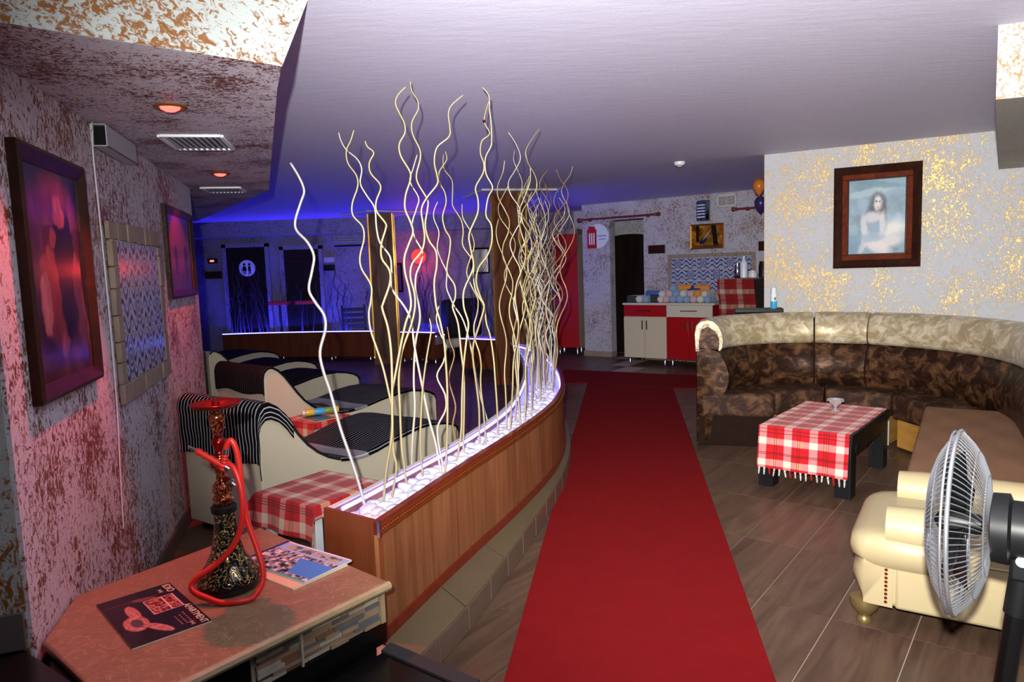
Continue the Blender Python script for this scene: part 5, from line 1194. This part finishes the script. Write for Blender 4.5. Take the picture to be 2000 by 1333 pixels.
for x in np.linspace(-1, 1, 11):
    e = 1-.22*abs(x)**3; rings.append([(x*(HW-.02), -.32-.10*f+.07*math.cos(a)*(1-.2*abs(x)), .30+(.50*e)*f) for f, a in ((0, 0), (.3, 0), (.6, 0), (.9, 0), (1, .8), (1, 2.3), (.9, PI), (.5, PI), (0, PI))])
m.loft(rings); fix_normals(m.build('backrest', 'cream_leather', ac_, smooth=True, angle=70))
for sx in (-1, 1):
    for y in (FR-.0, -.38): MB().lathe([(.026, 0), (.030, .010), (.026, .024), (.020, .030), (.026, .036), (.048, .062), (.056, .082), (.056, .105), (.04, .112)], 20, (sx*(HW-.06), y, 0)).build('leg', 'brass_old', ac_, smooth=True)
# ================================================================== fan
fanp = Vector((1.03, 1.62, .868)); axv = Vector((-.785, .62, -.02)).normalized()
fan = thing('pedestal_fan', 'pedestal fan with a steel wire grill and black motor at the right edge', 'fan', (fanp.x, fanp.y, 0))
FX = Vector((0, 0, fanp.z)); zax = Vector((0, 0, 1)); sdv = axv.cross(zax).normalized(); upv = sdv.cross(axv).normalized()
def fp(a, r, d): return FX+(sdv*math.cos(a)+upv*math.sin(a))*r+axv*d
RF = .212
MB().tube([fp(2*PI*k/64, RF, 0) for k in range(64)], .0048, 8, True).build('guard_ring', 'steel_wire', fan, smooth=True, angle=180)
MB().tube([fp(2*PI*k/64, RF-.002, .012) for k in range(64)], .003, 6, True).build('guard_ring', 'steel_wire', fan, smooth=True, angle=180)
def grill(name, sg, n_, depth, tw_):
    m = MB()
    for k in range(n_):
        a = 2*PI*k/n_
        m.tube([fp(a+tw_*(1-f)**2, .035+(RF-.035)*f, sg*depth*(1-f**3.2)) for f in (0, .25, .5, .7, .85, .94, 1)], .00115, 4)
    for f in (.45, .75): m.tube([fp(2*PI*k/40, .035+(RF-.035)*f, sg*depth*(1-f**3.2)) for k in range(40)], .0014, 4, True)
    m.build(name, 'steel_wire', fan, smooth=True)
grill('front_grill', 1, 90, .058, .5); grill('rear_grill', -1, 90, .062, .35)
MB().lathe([(.040, 0), (.038, .006), (.001, .009)], 24, tuple(FX+axv*.057), tuple(axv)).build('grill_badge', 'steel_wire', fan, smooth=True)
MB().lathe([(.022, -.05), (.030, .0), (.028, .03), (.004, .045)], 20, tuple(FX+axv*.005), tuple(axv)).build('blade_hub', 'black_plastic', fan, smooth=True)
for k in range(4):
    rows = []
    for f in np.linspace(0, 1, 7):
        r_ = .026+.155*f; w_ = .10+.55*math.sin(PI*min(1, .25+.62*f)); a0 = 2*PI*k/4+.35
        rows.append([fp(a0+w_*(g-.5), r_, .004+.036*(g-.5)) for g in np.linspace(0, 1, 6)])
    m = MB(); m.loft([[tuple(p) for p in r_] for r_ in rows], closed_ring=False); o = m.build('blade', 'black_plastic', fan, smooth=True); s_ = o.modifiers.new('thickness', 'SOLIDIFY'); s_.thickness = .002
MB().lathe([(.050, -.062), (.078, -.066), (.080, -.098), (.066, -.104), (.066, -.28), (.055, -.33), (.02, -.34)], 32, tuple(FX), tuple(axv)).build('motor_housing', 'black_plastic', fan, smooth=True, angle=35)
mc = FX-axv*.125
MB().lathe([(.011, 0), (.012, .006), (.002, .009)], 16, tuple(mc-sdv*0+(-sdv)*.0+Vector((0, 0, -.055))+(sdv if sdv.y < 0 else -sdv)*.042), tuple((sdv if sdv.y < 0 else -sdv))).build('oscillation_knob', 'white_plastic', fan, smooth=True)
MB().box((mc.x, mc.y, mc.z-.075), (.05, .06, .07), math.atan2(axv.y, axv.x), .9).build('neck', 'black_plastic', fan, bevel=.008)
kb = mc+(sdv if sdv.y < 0 else -sdv)*.028+Vector((.03, -.02, -.075)); MB().lathe([(.008, 0), (.030, .004), (.030, .012), (.02, .018), (.002, .020)], 12, tuple(kb), tuple((sdv if sdv.y < 0 else -sdv))).build('tilt_knob', 'glass', fan)
p0 = Vector((mc.x, mc.y, mc.z-.105)); p1_ = Vector((mc.x-.075, mc.y+.02, .03))
MB().tube([p0, p0.lerp(p1_, .12)], .026, 20).build('collar', 'black_plastic', fan, smooth=True); MB().tube([p0.lerp(p1_, .10), p1_], .0215, 20).build('pole', 'black_gloss', fan, smooth=True)
MB().lathe([(.19, 0), (.19, .012), (.15, .028), (.05, .045), (.026, .06)], 36, (p1_.x, p1_.y, 0)).build('base', 'black_plastic', fan, smooth=True)
cb = [Vector((mc.x+.01, mc.y-.03, .70)), Vector((mc.x+.10, mc.y+.05, .62)), Vector((mc.x+.13, mc.y+.06, .45)), Vector((mc.x+.06, mc.y+.02, .30)), Vector((mc.x+.03, mc.y, .10)), Vector((mc.x+.16, mc.y+.08, .015)), Vector((mc.x+.4, mc.y+.1, .008))]
MB().tube(crom(cb, 6), .005, 8).build('power_cord', 'black_plastic', fan, smooth=True)
